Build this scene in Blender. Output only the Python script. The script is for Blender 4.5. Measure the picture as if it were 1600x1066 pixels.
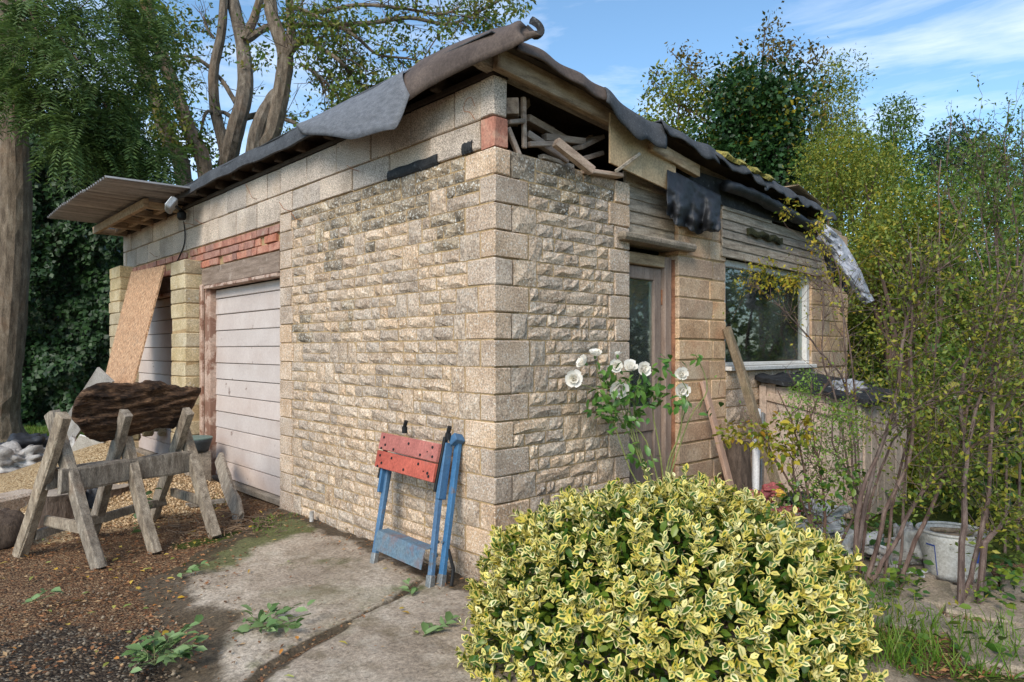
import bpy, math, random
import numpy as np
from mathutils import Vector, Matrix
for o in list(bpy.data.objects): bpy.data.objects.remove(o)
sc = bpy.context.scene
COL = sc.collection
R = math.radians

# ------------------------------------------------------------------ camera
FPX, HOR, EYE = 1067.0, 548.0, 1.29          # focal length and horizon of the photograph (pixels of 1600), eye height
CAM = np.array([-2.484, -2.744, EYE])
TH = R(43.6)
RGT = np.array([math.cos(TH), -math.sin(TH), 0.0]); FWD = np.array([math.sin(TH), math.cos(TH), 0.0])
cd = bpy.data.cameras.new('camera'); cam = bpy.data.objects.new('camera', cd); COL.objects.link(cam)
cam.location = CAM; cam.rotation_euler = (R(90), 0, -TH)
cd.sensor_width = 36; cd.lens = 36 * FPX / 1600; cd.shift_y = (HOR - 533) / 1600
cd.clip_start = 0.05; cd.clip_end = 2000
sc.camera = cam

# ------------------------------------------------------------------ sky, sun, exposure
SUN_TO = Vector((-0.86, -0.40, 0.80)).normalized()
w = bpy.data.worlds.new('World'); sc.world = w; w.use_nodes = True
wn = w.node_tree; wn.nodes.clear()
def wnode(t, **k):
    n = wn.nodes.new(t)
    for a, v in k.items(): setattr(n, a, v)
    return n
sky = wnode('ShaderNodeTexSky', sky_type='NISHITA', sun_disc=False)
sky.sun_elevation = math.asin(SUN_TO.z); sky.sun_rotation = math.atan2(SUN_TO.x, SUN_TO.y)
sky.air_density = 1.0; sky.dust_density = 0.5; sky.ozone_density = 1.2; sky.altitude = 50
tc = wnode('ShaderNodeTexCoord')
mp = wnode('ShaderNodeMapping'); mp.inputs['Scale'].default_value = (1.1, 1.1, 7.0); mp.inputs['Rotation'].default_value = (R(10), R(-9), R(20))
nz = wnode('ShaderNodeTexNoise'); nz.inputs['Scale'].default_value = 2.1; nz.inputs['Detail'].default_value = 9; nz.inputs['Roughness'].default_value = 0.58; nz.inputs['Distortion'].default_value = 0.5
cr = wnode('ShaderNodeValToRGB'); cr.color_ramp.elements[0].position = 0.46; cr.color_ramp.elements[1].position = 0.78
cr.color_ramp.elements[1].color = (0.72, 0.72, 0.72, 1)
mx = wnode('ShaderNodeMix', data_type='RGBA'); mx.inputs['B'].default_value = (6.4, 6.6, 7.2, 1)
tint = wnode('ShaderNodeMix', data_type='RGBA', blend_type='MULTIPLY'); tint.inputs['Factor'].default_value = 1.0; tint.inputs['B'].default_value = (0.84, 1.02, 1.06, 1)
bg = wnode('ShaderNodeBackground'); bg.inputs['Strength'].default_value = 0.14
wo = wnode('ShaderNodeOutputWorld')
for a, b in ((sky.outputs[0], tint.inputs['A']), (tc.outputs['Generated'], mp.inputs['Vector']), (mp.outputs[0], nz.inputs['Vector']), (nz.outputs['Fac'], cr.inputs['Fac']),
             (cr.outputs['Color'], mx.inputs['Factor']), (tint.outputs['Result'], mx.inputs['A']), (mx.outputs['Result'], bg.inputs['Color']), (bg.outputs[0], wo.inputs['Surface'])):
    wn.links.new(a, b)
sd = bpy.data.lights.new('sun', 'SUN'); sd.energy = 2.3; sd.angle = R(28); sd.color = (1.0, 0.92, 0.81)
sun = bpy.data.objects.new('sun', sd); COL.objects.link(sun); sun.rotation_euler = SUN_TO.to_track_quat('Z', 'Y').to_euler(); sun.location = (-8, -6, 9)
sc.view_settings.view_transform = 'Standard'; sc.view_settings.look = 'None'
sc.view_settings.exposure = 0.66; sc.view_settings.gamma = 1.0; sc.view_settings.use_curve_mapping = False

# ------------------------------------------------------------------ helpers
rng = np.random.default_rng(7)
def at(px, py, d): return CAM + d * (FWD + RGT * ((px - 800) / FPX) + np.array([0, 0, (HOR - py) / FPX]))
def onx(px, py, x=0.0):
    v = at(px, py, 1) - CAM; return CAM + v * ((x - CAM[0]) / v[0])
def ony(px, py, y=0.0):
    v = at(px, py, 1) - CAM; return CAM + v * ((y - CAM[1]) / v[1])
def gnd(px, py, z=0.0):
    v = at(px, py, 1) - CAM; return CAM + v * ((z - CAM[2]) / v[2])
def depth(p): return float((np.asarray(p, float) - CAM) @ FWD)
def lin(c): return tuple((x / 255 / 12.92 if x / 255 <= 0.04045 else ((x / 255 + 0.055) / 1.055) ** 2.4) for x in c)

def tag(o, label, cat, group=None, kind=None):
    if label: o['label'] = label
    if cat: o['category'] = cat
    if group: o['group'] = group
    if kind: o['kind'] = kind
    return o
def empty(name, loc, label=None, cat=None, group=None):
    o = bpy.data.objects.new(name, None); COL.objects.link(o); o.location = loc; o.empty_display_size = 0.1
    return tag(o, label, cat, group)
def wloc(o):
    p = np.zeros(3)
    while o is not None: p = p + np.array(o.location); o = o.parent
    return p
class G:
    """collects shapes in world coordinates; build() links ONE mesh object"""
    def __init__(s): s.v = []; s.f = []; s.n = 0; s.a = []
    def add(s, v, f, rnd=None):
        v = np.asarray(v, float).reshape(-1, 3)
        s.v.append(v); s.f += [tuple(i + s.n for i in q) for q in f]; s.n += len(v)
        s.a.append(np.full(len(v), random.random() if rnd is None else rnd)); return s
    def build(s, name, mat, parent=None, loc=None, smooth=False, kind=None):
        V = np.concatenate(s.v)
        if parent is not None: off = wloc(parent)
        elif loc is not None: off = np.array(loc, float)
        else: off = np.array([V[:, 0].mean(), V[:, 1].mean(), V[:, 2].min()])
        me = bpy.data.meshes.new(name); me.from_pydata((V - off).tolist(), [], s.f)
        me.attributes.new('rnd', 'FLOAT', 'POINT').data.foreach_set('value', np.concatenate(s.a).astype(np.float32))
        if smooth: me.polygons.foreach_set('use_smooth', np.ones(len(me.polygons), bool))
        me.materials.append(mat); me.update()
        o = bpy.data.objects.new(name, me); COL.objects.link(o)
        if parent is not None: o.parent = parent
        else: o.location = off
        if kind: o['kind'] = kind
        return o
BOXF = [(0, 2, 3, 1), (4, 5, 7, 6), (0, 1, 5, 4), (2, 6, 7, 3), (0, 4, 6, 2), (1, 3, 7, 5)]
def frame(d, up=(0, 0, 1)):
    d = np.array(d, float); d /= np.linalg.norm(d); up = np.array(up, float)
    if abs(d @ up) > 0.98: up = np.array([1.0, 0, 0])
    s = np.cross(up, d); s /= np.linalg.norm(s); u = np.cross(d, s)
    return d, s, u
def cbox(c, size, A=None, bev=0.006, wob=0.0):
    """chamfered box: centre, size, axes as rows of A"""
    A = np.eye(3) if A is None else np.array(A); h = np.array(size, float) / 2; b = min(bev, h.min() * 0.6)
    vs = []; idx = {}
    for i in range(8):
        sg = np.array([1 if i & 4 else -1, 1 if i & 2 else -1, 1 if i & 1 else -1])
        for ax in range(3):
            p = sg * (h - b); p[ax] = sg[ax] * h[ax]; idx[(i, ax)] = len(vs); vs.append(p)
    fs = []
    for ax in range(3):
        o1, o2 = [(1, 2), (0, 2), (0, 1)][ax]; m = [4, 2, 1]
        for s in (0, 1):
            q = [s * m[ax] + a * m[o1] + b2 * m[o2] for a, b2 in ((0, 0), (1, 0), (1, 1), (0, 1))]
            f = [idx[(i, ax)] for i in q]
            n = np.cross(vs[f[1]] - vs[f[0]], vs[f[2]] - vs[f[0]])
            if n[ax] * (1 if s else -1) < 0: f = f[::-1]
            fs.append(tuple(f))
        # edges running along ax
        for a in (0, 1):
            for b2 in (0, 1):
                i0 = a * m[o1] + b2 * m[o2]; i1 = i0 + m[ax]
                f = [idx[(i0, o1)], idx[(i1, o1)], idx[(i1, o2)], idx[(i0, o2)]]
                n = np.cross(vs[f[1]] - vs[f[0]], vs[f[2]] - vs[f[0]]); cc = sum(vs[k] for k in f)
                cc[ax] = 0
                if n @ cc < 0: f = f[::-1]
                fs.append(tuple(f))
    for i in range(8):
        f = [idx[(i, 0)], idx[(i, 1)], idx[(i, 2)]]
        n = np.cross(vs[f[1]] - vs[f[0]], vs[f[2]] - vs[f[0]])
        if n @ sum(vs[k] for k in f) < 0: f = f[::-1]
        fs.append(tuple(f))
    V = np.array(vs)
    if wob: V = V + rng.normal(0, wob, V.shape)
    return np.array(c, float) + V @ A, fs
def beam(p, q, w_, h_, up=(0, 0, 1), bev=0.006, wob=0.0, cuts=0, bend=0.0):
    """timber from p to q: w_ sideways, h_ along up"""
    p = np.array(p, float); q = np.array(q, float); d, s, u = frame(q - p, up)
    if not cuts: return cbox((p + q) / 2, (np.linalg.norm(q - p), w_, h_), [d, s, u], bev, wob)
    n = cuts + 2; V = []; F = []
    for i in range(n):
        c = p + (q - p) * i / (n - 1) + (s * rng.normal(0, bend) + u * rng.normal(0, bend) if 0 < i < n - 1 else 0)
        for a, b in ((-1, -.8), (-.8, -1), (.8, -1), (1, -.8), (1, .8), (.8, 1), (-.8, 1), (-1, .8)):
            V.append(c + s * a * w_ / 2 + u * b * h_ / 2 + rng.normal(0, wob, 3))
    for i in range(n - 1):
        for j in range(8): F.append((i * 8 + j, i * 8 + (j + 1) % 8, (i + 1) * 8 + (j + 1) % 8, (i + 1) * 8 + j))
    F.append(tuple(range(7, -1, -1))); F.append(tuple(range((n - 1) * 8, n * 8)))
    return np.array(V), F
def tube(pts, rad, n=8, cap=True, flat=1.0, up=(0, 0, 1), noise=0.0):
    pts = np.asarray(pts, float); m = len(pts); rad = np.broadcast_to(np.asarray(rad, float), (m,))
    V = []; F = []; s = None
    for i in range(m):
        t = pts[min(i + 1, m - 1)] - pts[max(i - 1, 0)]; t = t / (np.linalg.norm(t) + 1e-9)
        if s is None: _, s, u = frame(t, up)
        else:
            s = s - t * (s @ t); s /= np.linalg.norm(s); u = np.cross(t, s)
        for j in range(n):
            a = 2 * math.pi * j / n; rr = rad[i] * (1 + (rng.normal(0, noise) if noise else 0))
            V.append(pts[i] + rr * (math.cos(a) * s + math.sin(a) * u * flat))
    for i in range(m - 1):
        for j in range(n): F.append((i * n + j, i * n + (j + 1) % n, (i + 1) * n + (j + 1) % n, (i + 1) * n + j))
    if cap: F.append(tuple(range(n - 1, -1, -1))); F.append(tuple(range((m - 1) * n, m * n)))
    return np.array(V), F
def smoothline(pts, k=4):
    """Catmull-Rom through pts"""
    P = np.asarray(pts, float); P = np.vstack([2 * P[0] - P[1], P, 2 * P[-1] - P[-2]]); out = []
    for i in range(1, len(P) - 2):
        for t in np.linspace(0, 1, k, endpoint=False):
            a, b, c, d = P[i - 1], P[i], P[i + 1], P[i + 2]
            out.append(0.5 * (2 * b + (c - a) * t + (2 * a - 5 * b + 4 * c - d) * t * t + (3 * b - a - 3 * c + d) * t ** 3))
    out.append(P[-2]); return np.array(out)
def grid(Pf, nu, nv, thick=0.0, flip=False):
    """surface Pf(u,v) as a grid, given thickness along its normals"""
    U, Vv = np.meshgrid(np.linspace(0, 1, nu), np.linspace(0, 1, nv), indexing='ij')
    P = np.array([[Pf(U[i, j], Vv[i, j]) for j in range(nv)] for i in range(nu)], float)
    du = np.gradient(P, axis=0); dv = np.gradient(P, axis=1); N = np.cross(du, dv); N /= np.linalg.norm(N, axis=2, keepdims=True) + 1e-9
    if flip: N = -N
    V = P.reshape(-1, 3); F = []
    I = lambda i, j: i * nv + j
    for i in range(nu - 1):
        for j in range(nv - 1): F.append((I(i, j), I(i + 1, j), I(i + 1, j + 1), I(i, j + 1)))
    if thick:
        n0 = nu * nv; V = np.vstack([V, (P - N * thick).reshape(-1, 3)])
        F += [tuple(k + n0 for k in f[::-1]) for f in F]
        ring = [I(i, 0) for i in range(nu)] + [I(nu - 1, j) for j in range(1, nv)] + [I(i, nv - 1) for i in range(nu - 2, -1, -1)] + [I(0, j) for j in range(nv - 2, 0, -1)]
        for a, b in zip(ring, ring[1:] + ring[:1]): F.append((b, a, a + n0, b + n0))
    return V, F
def vnoise(P, scale=1.0, seed=0):
    """cheap smooth 3d value noise in -1..1"""
    P = np.asarray(P, float) * scale + seed * 17.31
    i = np.floor(P).astype(np.int64); f = P - i; f = f * f * (3 - 2 * f)
    def h(x, y, z):
        n = (x * 374761393 + y * 668265263 + z * 1274126177) & 0x7fffffff
        n = ((n ^ (n >> 13)) * 1103515245) & 0x7fffffff
        return ((n ^ (n >> 16)) & 0xffff) / 32767.5 - 1
    r = 0
    for a in (0, 1):
        for b in (0, 1):
            for c in (0, 1):
                wgt = (f[..., 0] if a else 1 - f[..., 0]) * (f[..., 1] if b else 1 - f[..., 1]) * (f[..., 2] if c else 1 - f[..., 2])
                r = r + wgt * h(i[..., 0] + a, i[..., 1] + b, i[..., 2] + c)
    return r
def fbm(P, scale=1.0, seed=0, oct=3):
    return sum(vnoise(P, scale * 2 ** k, seed + k) / 2 ** k for k in range(oct)) / 1.6

# ------------------------------------------------------------------ materials
class NT:
    def __init__(s, name):
        s.m = bpy.data.materials.new(name); s.m.use_nodes = True; s.t = s.m.node_tree; s.t.nodes.clear()
    def n(s, typ, ins=None, **k):
        nd = s.t.nodes.new('ShaderNode' + typ)
        for a, v in k.items(): setattr(nd, a, v)
        for a, v in (ins or {}).items():
            if isinstance(v, bpy.types.NodeSocket): s.t.links.new(v, nd.inputs[a])
            else: nd.inputs[a].default_value = v
        return nd
    def ramp(s, fac, stops):
        r = s.n('ValToRGB', {'Fac': fac}); e = r.color_ramp.elements
        while len(e) < len(stops): e.new(0.5)
        for k, (p, c) in enumerate(stops): e[k].position = p; e[k].color = (c if len(c) == 4 else (*c, 1)) if not isinstance(c, (int, float)) else (c, c, c, 1)
        return r.outputs['Color']
    def mix(s, fac, a, b, mode='MIX'):
        x = s.n('Mix', {}, data_type='RGBA', blend_type=mode)
        for k, v in (('Factor', fac), ('A', a), ('B', b)):
            if isinstance(v, bpy.types.NodeSocket): s.t.links.new(v, x.inputs[k])
            else: x.inputs[k].default_value = v if k == 'Factor' else (*v, 1)
        return x.outputs['Result']
    def math(s, op, a, b=0.0):
        x = s.n('Math', {}, operation=op)
        for k, v in ((0, a), (1, b)):
            if isinstance(v, bpy.types.NodeSocket): s.t.links.new(v, x.inputs[k])
            else: x.inputs[k].default_value = v
        return x.outputs[0]
    def out(s, sh):
        o = s.n('OutputMaterial'); s.t.links.new(sh, o.inputs['Surface']); return s.m
def M(name, cols, scale=6, stretch=(1, 1, 1), rough=0.85, bump=0.35, bscale=70, dist=0.006, patches=(), vary=0.25, metal=0.0, spec=0.3, fine=0.35, objrnd=True, coat=0):
    """surface: noise ramp of colours (sRGB 0-255) + fine grain + patches [(colour, scale, lo, hi, amount)] + per-piece brightness"""
    t = NT(name); tc = t.n('TexCoord'); oi = t.n('ObjectInfo'); at_ = t.n('Attribute', attribute_name='rnd')
    rsum = t.math('FRACT', t.math('ADD', oi.outputs['Random'], at_.outputs['Fac']))
    off = t.n('CombineXYZ', {0: t.math('MULTIPLY', rsum, 13.0), 1: t.math('MULTIPLY', rsum, 7.0)})
    vec = t.n('VectorMath', {0: tc.outputs['Object'], 1: off.outputs[0]}, operation='ADD').outputs[0] if objrnd else tc.outputs['Object']
    mpv = t.n('Mapping', {'Vector': vec, 'Scale': stretch}).outputs[0]
    n1 = t.n('TexNoise', {'Vector': mpv, 'Scale': scale, 'Detail': 8, 'Roughness': 0.62}).outputs['Fac']
    n2 = t.n('TexNoise', {'Vector': mpv, 'Scale': bscale, 'Detail': 6, 'Roughness': 0.7}).outputs['Fac']
    k = len(cols); c = t.ramp(n1, [(0.3 + 0.4 * i / max(1, k - 1), lin(x)) for i, x in enumerate(cols)])
    c = t.mix(fine, c, t.ramp(n2, [(0.34, 0.10), (0.5, 0.5), (0.66, 0.92)]), 'OVERLAY')
    for (pc, ps, lo, hi, amt) in patches:
        pn = t.n('TexNoise', {'Vector': vec, 'Scale': ps, 'Detail': 7, 'Roughness': 0.65}).outputs['Fac']
        c = t.mix(t.math('MULTIPLY', t.ramp(pn, [(lo, 0.0), (hi, 1.0)]), amt), c, lin(pc))
    if vary:
        v = t.math('ADD', t.math('MULTIPLY', rsum, 2 * vary), 1 - vary)
        c = t.n('HueSaturation', {'Color': c, 'Value': v, 'Saturation': t.math('ADD', 0.74, t.math('MULTIPLY', rsum, 0.22))}).outputs[0]
    hgt = t.math('ADD', n1, t.math('MULTIPLY', n2, 0.6))
    bp = t.n('Bump', {'Height': hgt, 'Strength': bump, 'Distance': dist}).outputs[0]
    b = t.n('BsdfPrincipled', {'Base Color': c, 'Roughness': rough, 'Metallic': metal, 'Specular IOR Level': spec, 'Normal': bp, 'Coat Weight': coat})
    return t.out(b.outputs[0])
def LM(name, cols, trans=0.3, rough=0.5, edge=None, spec=0.35):
    """leaf: colour by each leaf's own random number; edge=(sRGB, width) gives a margin colour"""
    t = NT(name); a = t.n('Attribute', attribute_name='rnd').outputs['Fac']
    oi = t.n('ObjectInfo').outputs['Random']; a = t.math('FRACT', t.math('ADD', a, oi))
    k = len(cols); c = t.ramp(a, [(i / max(1, k - 1), lin(x)) for i, x in enumerate(cols)])
    if edge:
        e = t.n('Attribute', attribute_name='edge').outputs['Fac']; tc = t.n('TexCoord').outputs['Object']
        nn = t.n('TexNoise', {'Vector': tc, 'Scale': 90.0, 'Detail': 2}).outputs['Fac']
        ee = t.math('ADD', t.math('ADD', e, t.math('MULTIPLY', t.math('SUBTRACT', nn, 0.5), 0.7)), t.math('MULTIPLY', t.math('SUBTRACT', a, 0.5), edge[2]))
        ec = t.ramp(t.math('FRACT', t.math('MULTIPLY', a, 7.3)), [(i / (len(edge[0]) - 1), lin(x)) for i, x in enumerate(edge[0])])
        c = t.mix(t.ramp(ee, [(edge[1] - 0.07, 0.0), (edge[1] + 0.07, 1.0)]), c, ec)
    b = t.n('BsdfPrincipled', {'Base Color': c, 'Roughness': rough, 'Specular IOR Level': spec}).outputs[0]
    tr = t.n('BsdfTranslucent', {'Color': c}).outputs[0]
    return t.out(t.n('MixShader', {0: trans, 1: b, 2: tr}).outputs[0])

# ------------------------------------------------------------------ leaves
T4 = (np.array([(0, 0, 0), (.45, -.5, .06), (1, 0, -.05), (.45, .5, .06)]), [(0, 1, 2), (0, 2, 3)], np.array([0, 1, .6, 1.]))
T8 = (np.array([(0, 0, 0), (.35, 0, -.02), (.7, 0, -.03), (1, 0, -.14), (.22, -.36, .05), (.62, -.44, .05), (.22, .36, .05), (.62, .44, .05)]),
      [(0, 1, 4), (1, 2, 5, 4), (2, 3, 5), (0, 6, 1), (1, 6, 7, 2), (2, 7, 3)], np.array([.55, 0, 0, .95, 1, 1, 1, 1.]))
def unit(a): return a / (np.linalg.norm(a, axis=-1, keepdims=True) + 1e-9)
def leaf_arrays(P, X, Nn, L, Wd, T):
    P = np.asarray(P); X = unit(X); Y = unit(np.cross(Nn, X)); Z = np.cross(X, Y); tv = T[0]
    V = P[:, None] + L[:, None, None] * (tv[None, :, :1] * X[:, None] + tv[None, :, 2:] * Z[:, None]) + (Wd[:, None, None] * tv[None, :, 1:2]) * Y[:, None]
    return V
def leaves(name, P, X, Nn, L, Wd, T, mat, parent=None, loc=None, kind=None, rnd=None):
    V = leaf_arrays(P, X, Nn, L, Wd, T); n, k = V.shape[:2]
    off = wloc(parent) if parent is not None else np.array(loc, float)
    V = (V - off).reshape(-1, 3).astype(np.float32)
    lens = np.array([len(f) for f in T[1]]); fl = np.concatenate([np.array(f) for f in T[1]])
    loops = (np.arange(n)[:, None] * k + fl[None]).ravel().astype(np.int32)
    tot = np.tile(lens, n).astype(np.int32); st = np.concatenate([[0], np.cumsum(tot)[:-1]]).astype(np.int32)
    me = bpy.data.meshes.new(name); me.vertices.add(len(V)); me.vertices.foreach_set('co', V.ravel())
    me.loops.add(len(loops)); me.loops.foreach_set('vertex_index', loops)
    me.polygons.add(len(tot)); me.polygons.foreach_set('loop_start', st)
    me.update(calc_edges=True)
    r = rng.random(n) if rnd is None else rnd
    me.attributes.new('rnd', 'FLOAT', 'POINT').data.foreach_set('value', np.repeat(r, k).astype(np.float32))
    me.attributes.new('edge', 'FLOAT', 'POINT').data.foreach_set('value', np.tile(T[2], n).astype(np.float32))
    if k == 8: me.polygons.foreach_set('use_smooth', np.ones(len(me.polygons), bool))
    me.materials.append(mat)
    o = bpy.data.objects.new(name, me); COL.objects.link(o)
    if parent is not None: o.parent = parent
    else: o.location = off
    if kind: o['kind'] = kind
    return o
def scatter(C, rad, n, shell=0.5):
    """n points in clumps C (K,3) with radii rad (K,) or (K,3), and the outward direction of each"""
    C = np.asarray(C, float); rad = np.asarray(rad, float)
    if rad.ndim == 1: rad = np.repeat(rad[:, None], 3, 1)
    w_ = (rad.prod(1)) ** 0.67; k = rng.choice(len(C), n, p=w_ / w_.sum())
    d = unit(rng.normal(size=(n, 3))); rr = rng.random(n) ** (1 / 3); rr = shell * (0.75 + 0.25 * rr) + (1 - shell) * rr
    rr = rr * (1 + rng.normal(0, .10, n))
    return C[k] + d * rr[:, None] * rad[k], d
def foliage(name, C, rad, n, L, mat, parent, asp=0.5, T=T4, shell=0.4, droop=0.3, outw=0.6, jit=0.8, kind=None, szv=0.3):
    P, d = scatter(C, rad, n, shell)
    X = unit(d * outw + rng.normal(0, jit, (n, 3)) + np.array([0, 0, -droop])); Nn = unit(rng.normal(0, .7, (n, 3)) + np.array([0, 0, 1.0]) + d * .5)
    ln = L * (1 + rng.normal(0, szv, n)).clip(.4, 1.8)
    return leaves(name, P, X, Nn, ln, ln * asp, T, mat, parent, kind=kind)
def grow(p, d, L, r, lev, out, tips, spread=0.7, up=0.15, kids=4, seg=5, wig=0.16):
    pts = [np.array(p, float)]; d = unit(np.array(d, float)); rad = [r]
    for i in range(seg):
        d = unit(d + rng.normal(0, wig, 3) + np.array([0, 0, up * .3])); pts.append(pts[-1] + d * L / seg); rad.append(r * (1 - 0.6 * (i + 1) / seg))
    out.append((np.array(pts), np.array(rad)))
    if lev == 0: tips.extend(pts[2:]); return
    for k in range(kids):
        t = 0.35 + 0.65 * (k + rng.random()) / kids; i = min(seg - 1, int(t * seg)); q = pts[i] + (pts[i + 1] - pts[i]) * (t * seg - i)
        nd = unit(d + rng.normal(0, spread, 3) + np.array([0, 0, up]))
        grow(q, nd, L * (0.5 + .25 * rng.random()), rad[i] * .55, lev - 1, out, tips, spread, up, kids, max(3, seg - 1), wig)
# ------------------------------------------------------------------ shared materials
m_stone = M('buff_stone', [(148, 122, 96), (180, 154, 127), (198, 175, 149)], scale=5, bump=0.9, bscale=75, dist=0.008, vary=0.17, fine=0.75,
            patches=[((96, 84, 68), 4.2, 0.57, 0.70, 0.45), ((222, 216, 202), 70, 0.57, 0.61, 0.6), ((172, 138, 100), 4.5, 0.53, 0.68, 0.35)])
m_stone_dark = M('weathered_stone', [(104, 90, 72), (148, 128, 102), (182, 162, 134)], scale=8, bump=1.0, bscale=75, dist=0.010, vary=0.2, fine=0.8,
            patches=[((74, 66, 56), 5, 0.49, 0.62, 0.6), ((222, 217, 205), 60, 0.56, 0.60, 0.75)])
m_quoin = M('quoin_stone', [(158, 129, 101), (184, 156, 128), (200, 175, 150)], scale=4, bump=0.6, bscale=100, dist=0.004, vary=0.13, fine=0.75,
            patches=[((186, 146, 98), 2.5, 0.54, 0.72, 0.4), ((224, 218, 205), 75, 0.575, 0.61, 0.65), ((120, 102, 78), 3.5, 0.58, 0.72, 0.4)])
m_mortar = M('sandy_mortar', [(152, 126, 90), (182, 154, 114)], scale=9, bump=0.6, bscale=120, dist=0.006, vary=0, fine=0.5, patches=[((92, 78, 55), 2.0, 0.55, 0.7, 0.4)])
m_block = M('concrete_block', [(144, 129, 113), (178, 161, 144), (194, 177, 159)], scale=3, bump=0.9, bscale=130, dist=0.006, vary=0.12, fine=0.95, patches=[((176, 140, 92), 2.2, 0.52, 0.72, 0.35), ((96, 86, 72), 2.5, 0.6, 0.75, 0.35)])
m_brick = M('red_brick', [(138, 84, 64), (168, 106, 82), (184, 132, 106)], scale=8, bump=0.5, vary=0.22, patches=[((196, 168, 140), 9, 0.56, 0.7, 0.5)])
m_pier = M('pier_block', [(152, 130, 88), (184, 162, 120), (198, 180, 144)], scale=4, bump=0.5, bscale=80, vary=0.16, fine=0.5,
           patches=[((150, 128, 58), 3, 0.52, 0.7, 0.35), ((206, 200, 186), 30, 0.60, 0.68, 0.6), ((104, 84, 55), 3.5, 0.6, 0.74, 0.4)])
m_pier2 = M('warm_pier_block', [(164, 126, 90), (190, 154, 116), (202, 174, 138)], scale=4, bump=0.55, bscale=80, vary=0.15, fine=0.5,
           patches=[((176, 110, 70), 2.4, 0.52, 0.7, 0.35), ((208, 200, 186), 40, 0.61, 0.68, 0.6), ((84, 70, 52), 3.2, 0.60, 0.74, 0.4)])
m_paint = M('pinkish_paint', [(186, 168, 158), (202, 186, 176)], scale=2.5, rough=0.6, bump=0.15, bscale=60, vary=0.04, fine=0.12,
            patches=[((120, 92, 80), 7, 0.66, 0.70, 0.8), ((170, 142, 124), 1.6, 0.5, 0.75, 0.5)])
m_peel = M('peeling_paint', [(160, 122, 98), (196, 168, 148)], scale=5, rough=0.75, bump=0.5, vary=0.05, patches=[((120, 72, 44), 6, 0.5, 0.56, 0.85)])
m_greywood = M('grey_timber', [(110, 97, 82), (150, 135, 116), (178, 164, 145)], scale=5, stretch=(1.2, 9, 9), rough=0.9, bump=0.6, bscale=50, vary=0.2, fine=0.6, patches=[((62, 52, 42), 4, 0.58, 0.72, 0.5)])
m_greywoodY = M('grey_timber_lengthwise', [(98, 84, 68), (140, 124, 104), (166, 152, 132)], scale=5, stretch=(9, 1.2, 9), rough=0.9, bump=0.6, bscale=50, vary=0.2, fine=0.6, patches=[((62, 52, 42), 4, 0.58, 0.72, 0.5)])
m_lintel = M('brown_grey_lintel', [(106, 88, 74), (150, 130, 114)], scale=4, stretch=(8, 1, 8), rough=0.9, bump=0.5, bscale=40, vary=0.08, patches=[((176, 160, 146), 9, 0.6, 0.68, 0.5)])
m_oldwood = M('warm_old_timber', [(110, 88, 64), (158, 132, 100), (184, 160, 128)], scale=4, stretch=(1.5, 8, 8), rough=0.85, bump=0.45, bscale=45, vary=0.18, patches=[((70, 54, 36), 3, 0.6, 0.75, 0.5)])
m_ply = M('weathered_plywood', [(164, 136, 96), (192, 166, 124)], scale=3, rough=0.8, bump=0.2, vary=0.05, patches=[((92, 76, 56), 2.2, 0.55, 0.72, 0.6)])
m_cut = M('sawn_offcut', [(122, 100, 84), (162, 138, 118), (182, 160, 140)], scale=4, stretch=(1.5, 8, 8), rough=0.85, bump=0.4, bscale=45, vary=0.28)
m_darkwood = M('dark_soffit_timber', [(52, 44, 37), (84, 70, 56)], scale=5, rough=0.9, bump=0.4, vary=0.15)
m_felt = M('grey_mineral_felt', [(52, 54, 58), (78, 80, 84)], scale=8, rough=0.85, bump=0.5, bscale=200, dist=0.003, vary=0.08, fine=0.6, patches=[((120, 122, 124), 60, 0.56, 0.68, 0.5)])
m_feltpale = M('pale_grey_felt_flap', [(88, 90, 95), (118, 120, 126)], scale=5, stretch=(1, 3, 8), rough=0.7, bump=0.8, bscale=50, vary=0.03, fine=0.45, patches=[((88, 88, 90), 5, 0.55, 0.7, 0.5)])
m_feltbrown = M('brown_felt_underside', [(72, 56, 46), (106, 86, 72)], scale=5, rough=0.7, bump=0.3, vary=0.05, patches=[((50, 44, 40), 4, 0.55, 0.7, 0.5)])
m_tar = M('black_bitumen', [(26, 26, 27), (52, 52, 54)], scale=20, rough=0.7, bump=0.8, bscale=60, vary=0.1, patches=[((120, 122, 122), 24, 0.60, 0.68, 0.5)])
m_plastic = M('black_plastic_sheet', [(26, 27, 31), (46, 48, 54)], scale=6, rough=0.55, bump=0.9, bscale=30, dist=0.01, vary=0.05, spec=0.5, fine=0.3, patches=[((84, 84, 86), 9, 0.55, 0.75, 0.4)])
m_silver = M('torn_silver_membrane', [(122, 124, 130), (176, 178, 186)], scale=7, rough=0.5, bump=0.7, bscale=25, dist=0.01, vary=0.05, patches=[((70, 64, 62), 6, 0.54, 0.66, 0.7)])
m_tin = M('corrugated_tin', [(88, 86, 86), (134, 132, 130), (168, 165, 162)], scale=3, stretch=(.3, 5.5, .3), rough=0.55, bump=0.3, vary=0.05, metal=0.1, patches=[((120, 88, 64), 3, 0.58, 0.74, 0.4)])  # dark streaks along the ridges paint in shade lines; brown patches are rust
m_moss = M('yellow_moss', [(84, 80, 26), (140, 128, 46), (170, 150, 60)], scale=20, rough=1, bump=1, bscale=120, dist=0.012, vary=0.2, fine=0.5)
m_darkmoss = M('dark_moss', [(34, 34, 20), (66, 66, 34)], scale=25, rough=1, bump=1, bscale=120, dist=0.012, vary=0.2, fine=0.5)
m_concrete = M('old_concrete', [(118, 104, 88), (158, 142, 122)], scale=5, rough=0.95, bump=0.6, bscale=80, vary=0.1, fine=0.5, patches=[((76, 74, 46), 3, 0.54, 0.7, 0.5)])
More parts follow.
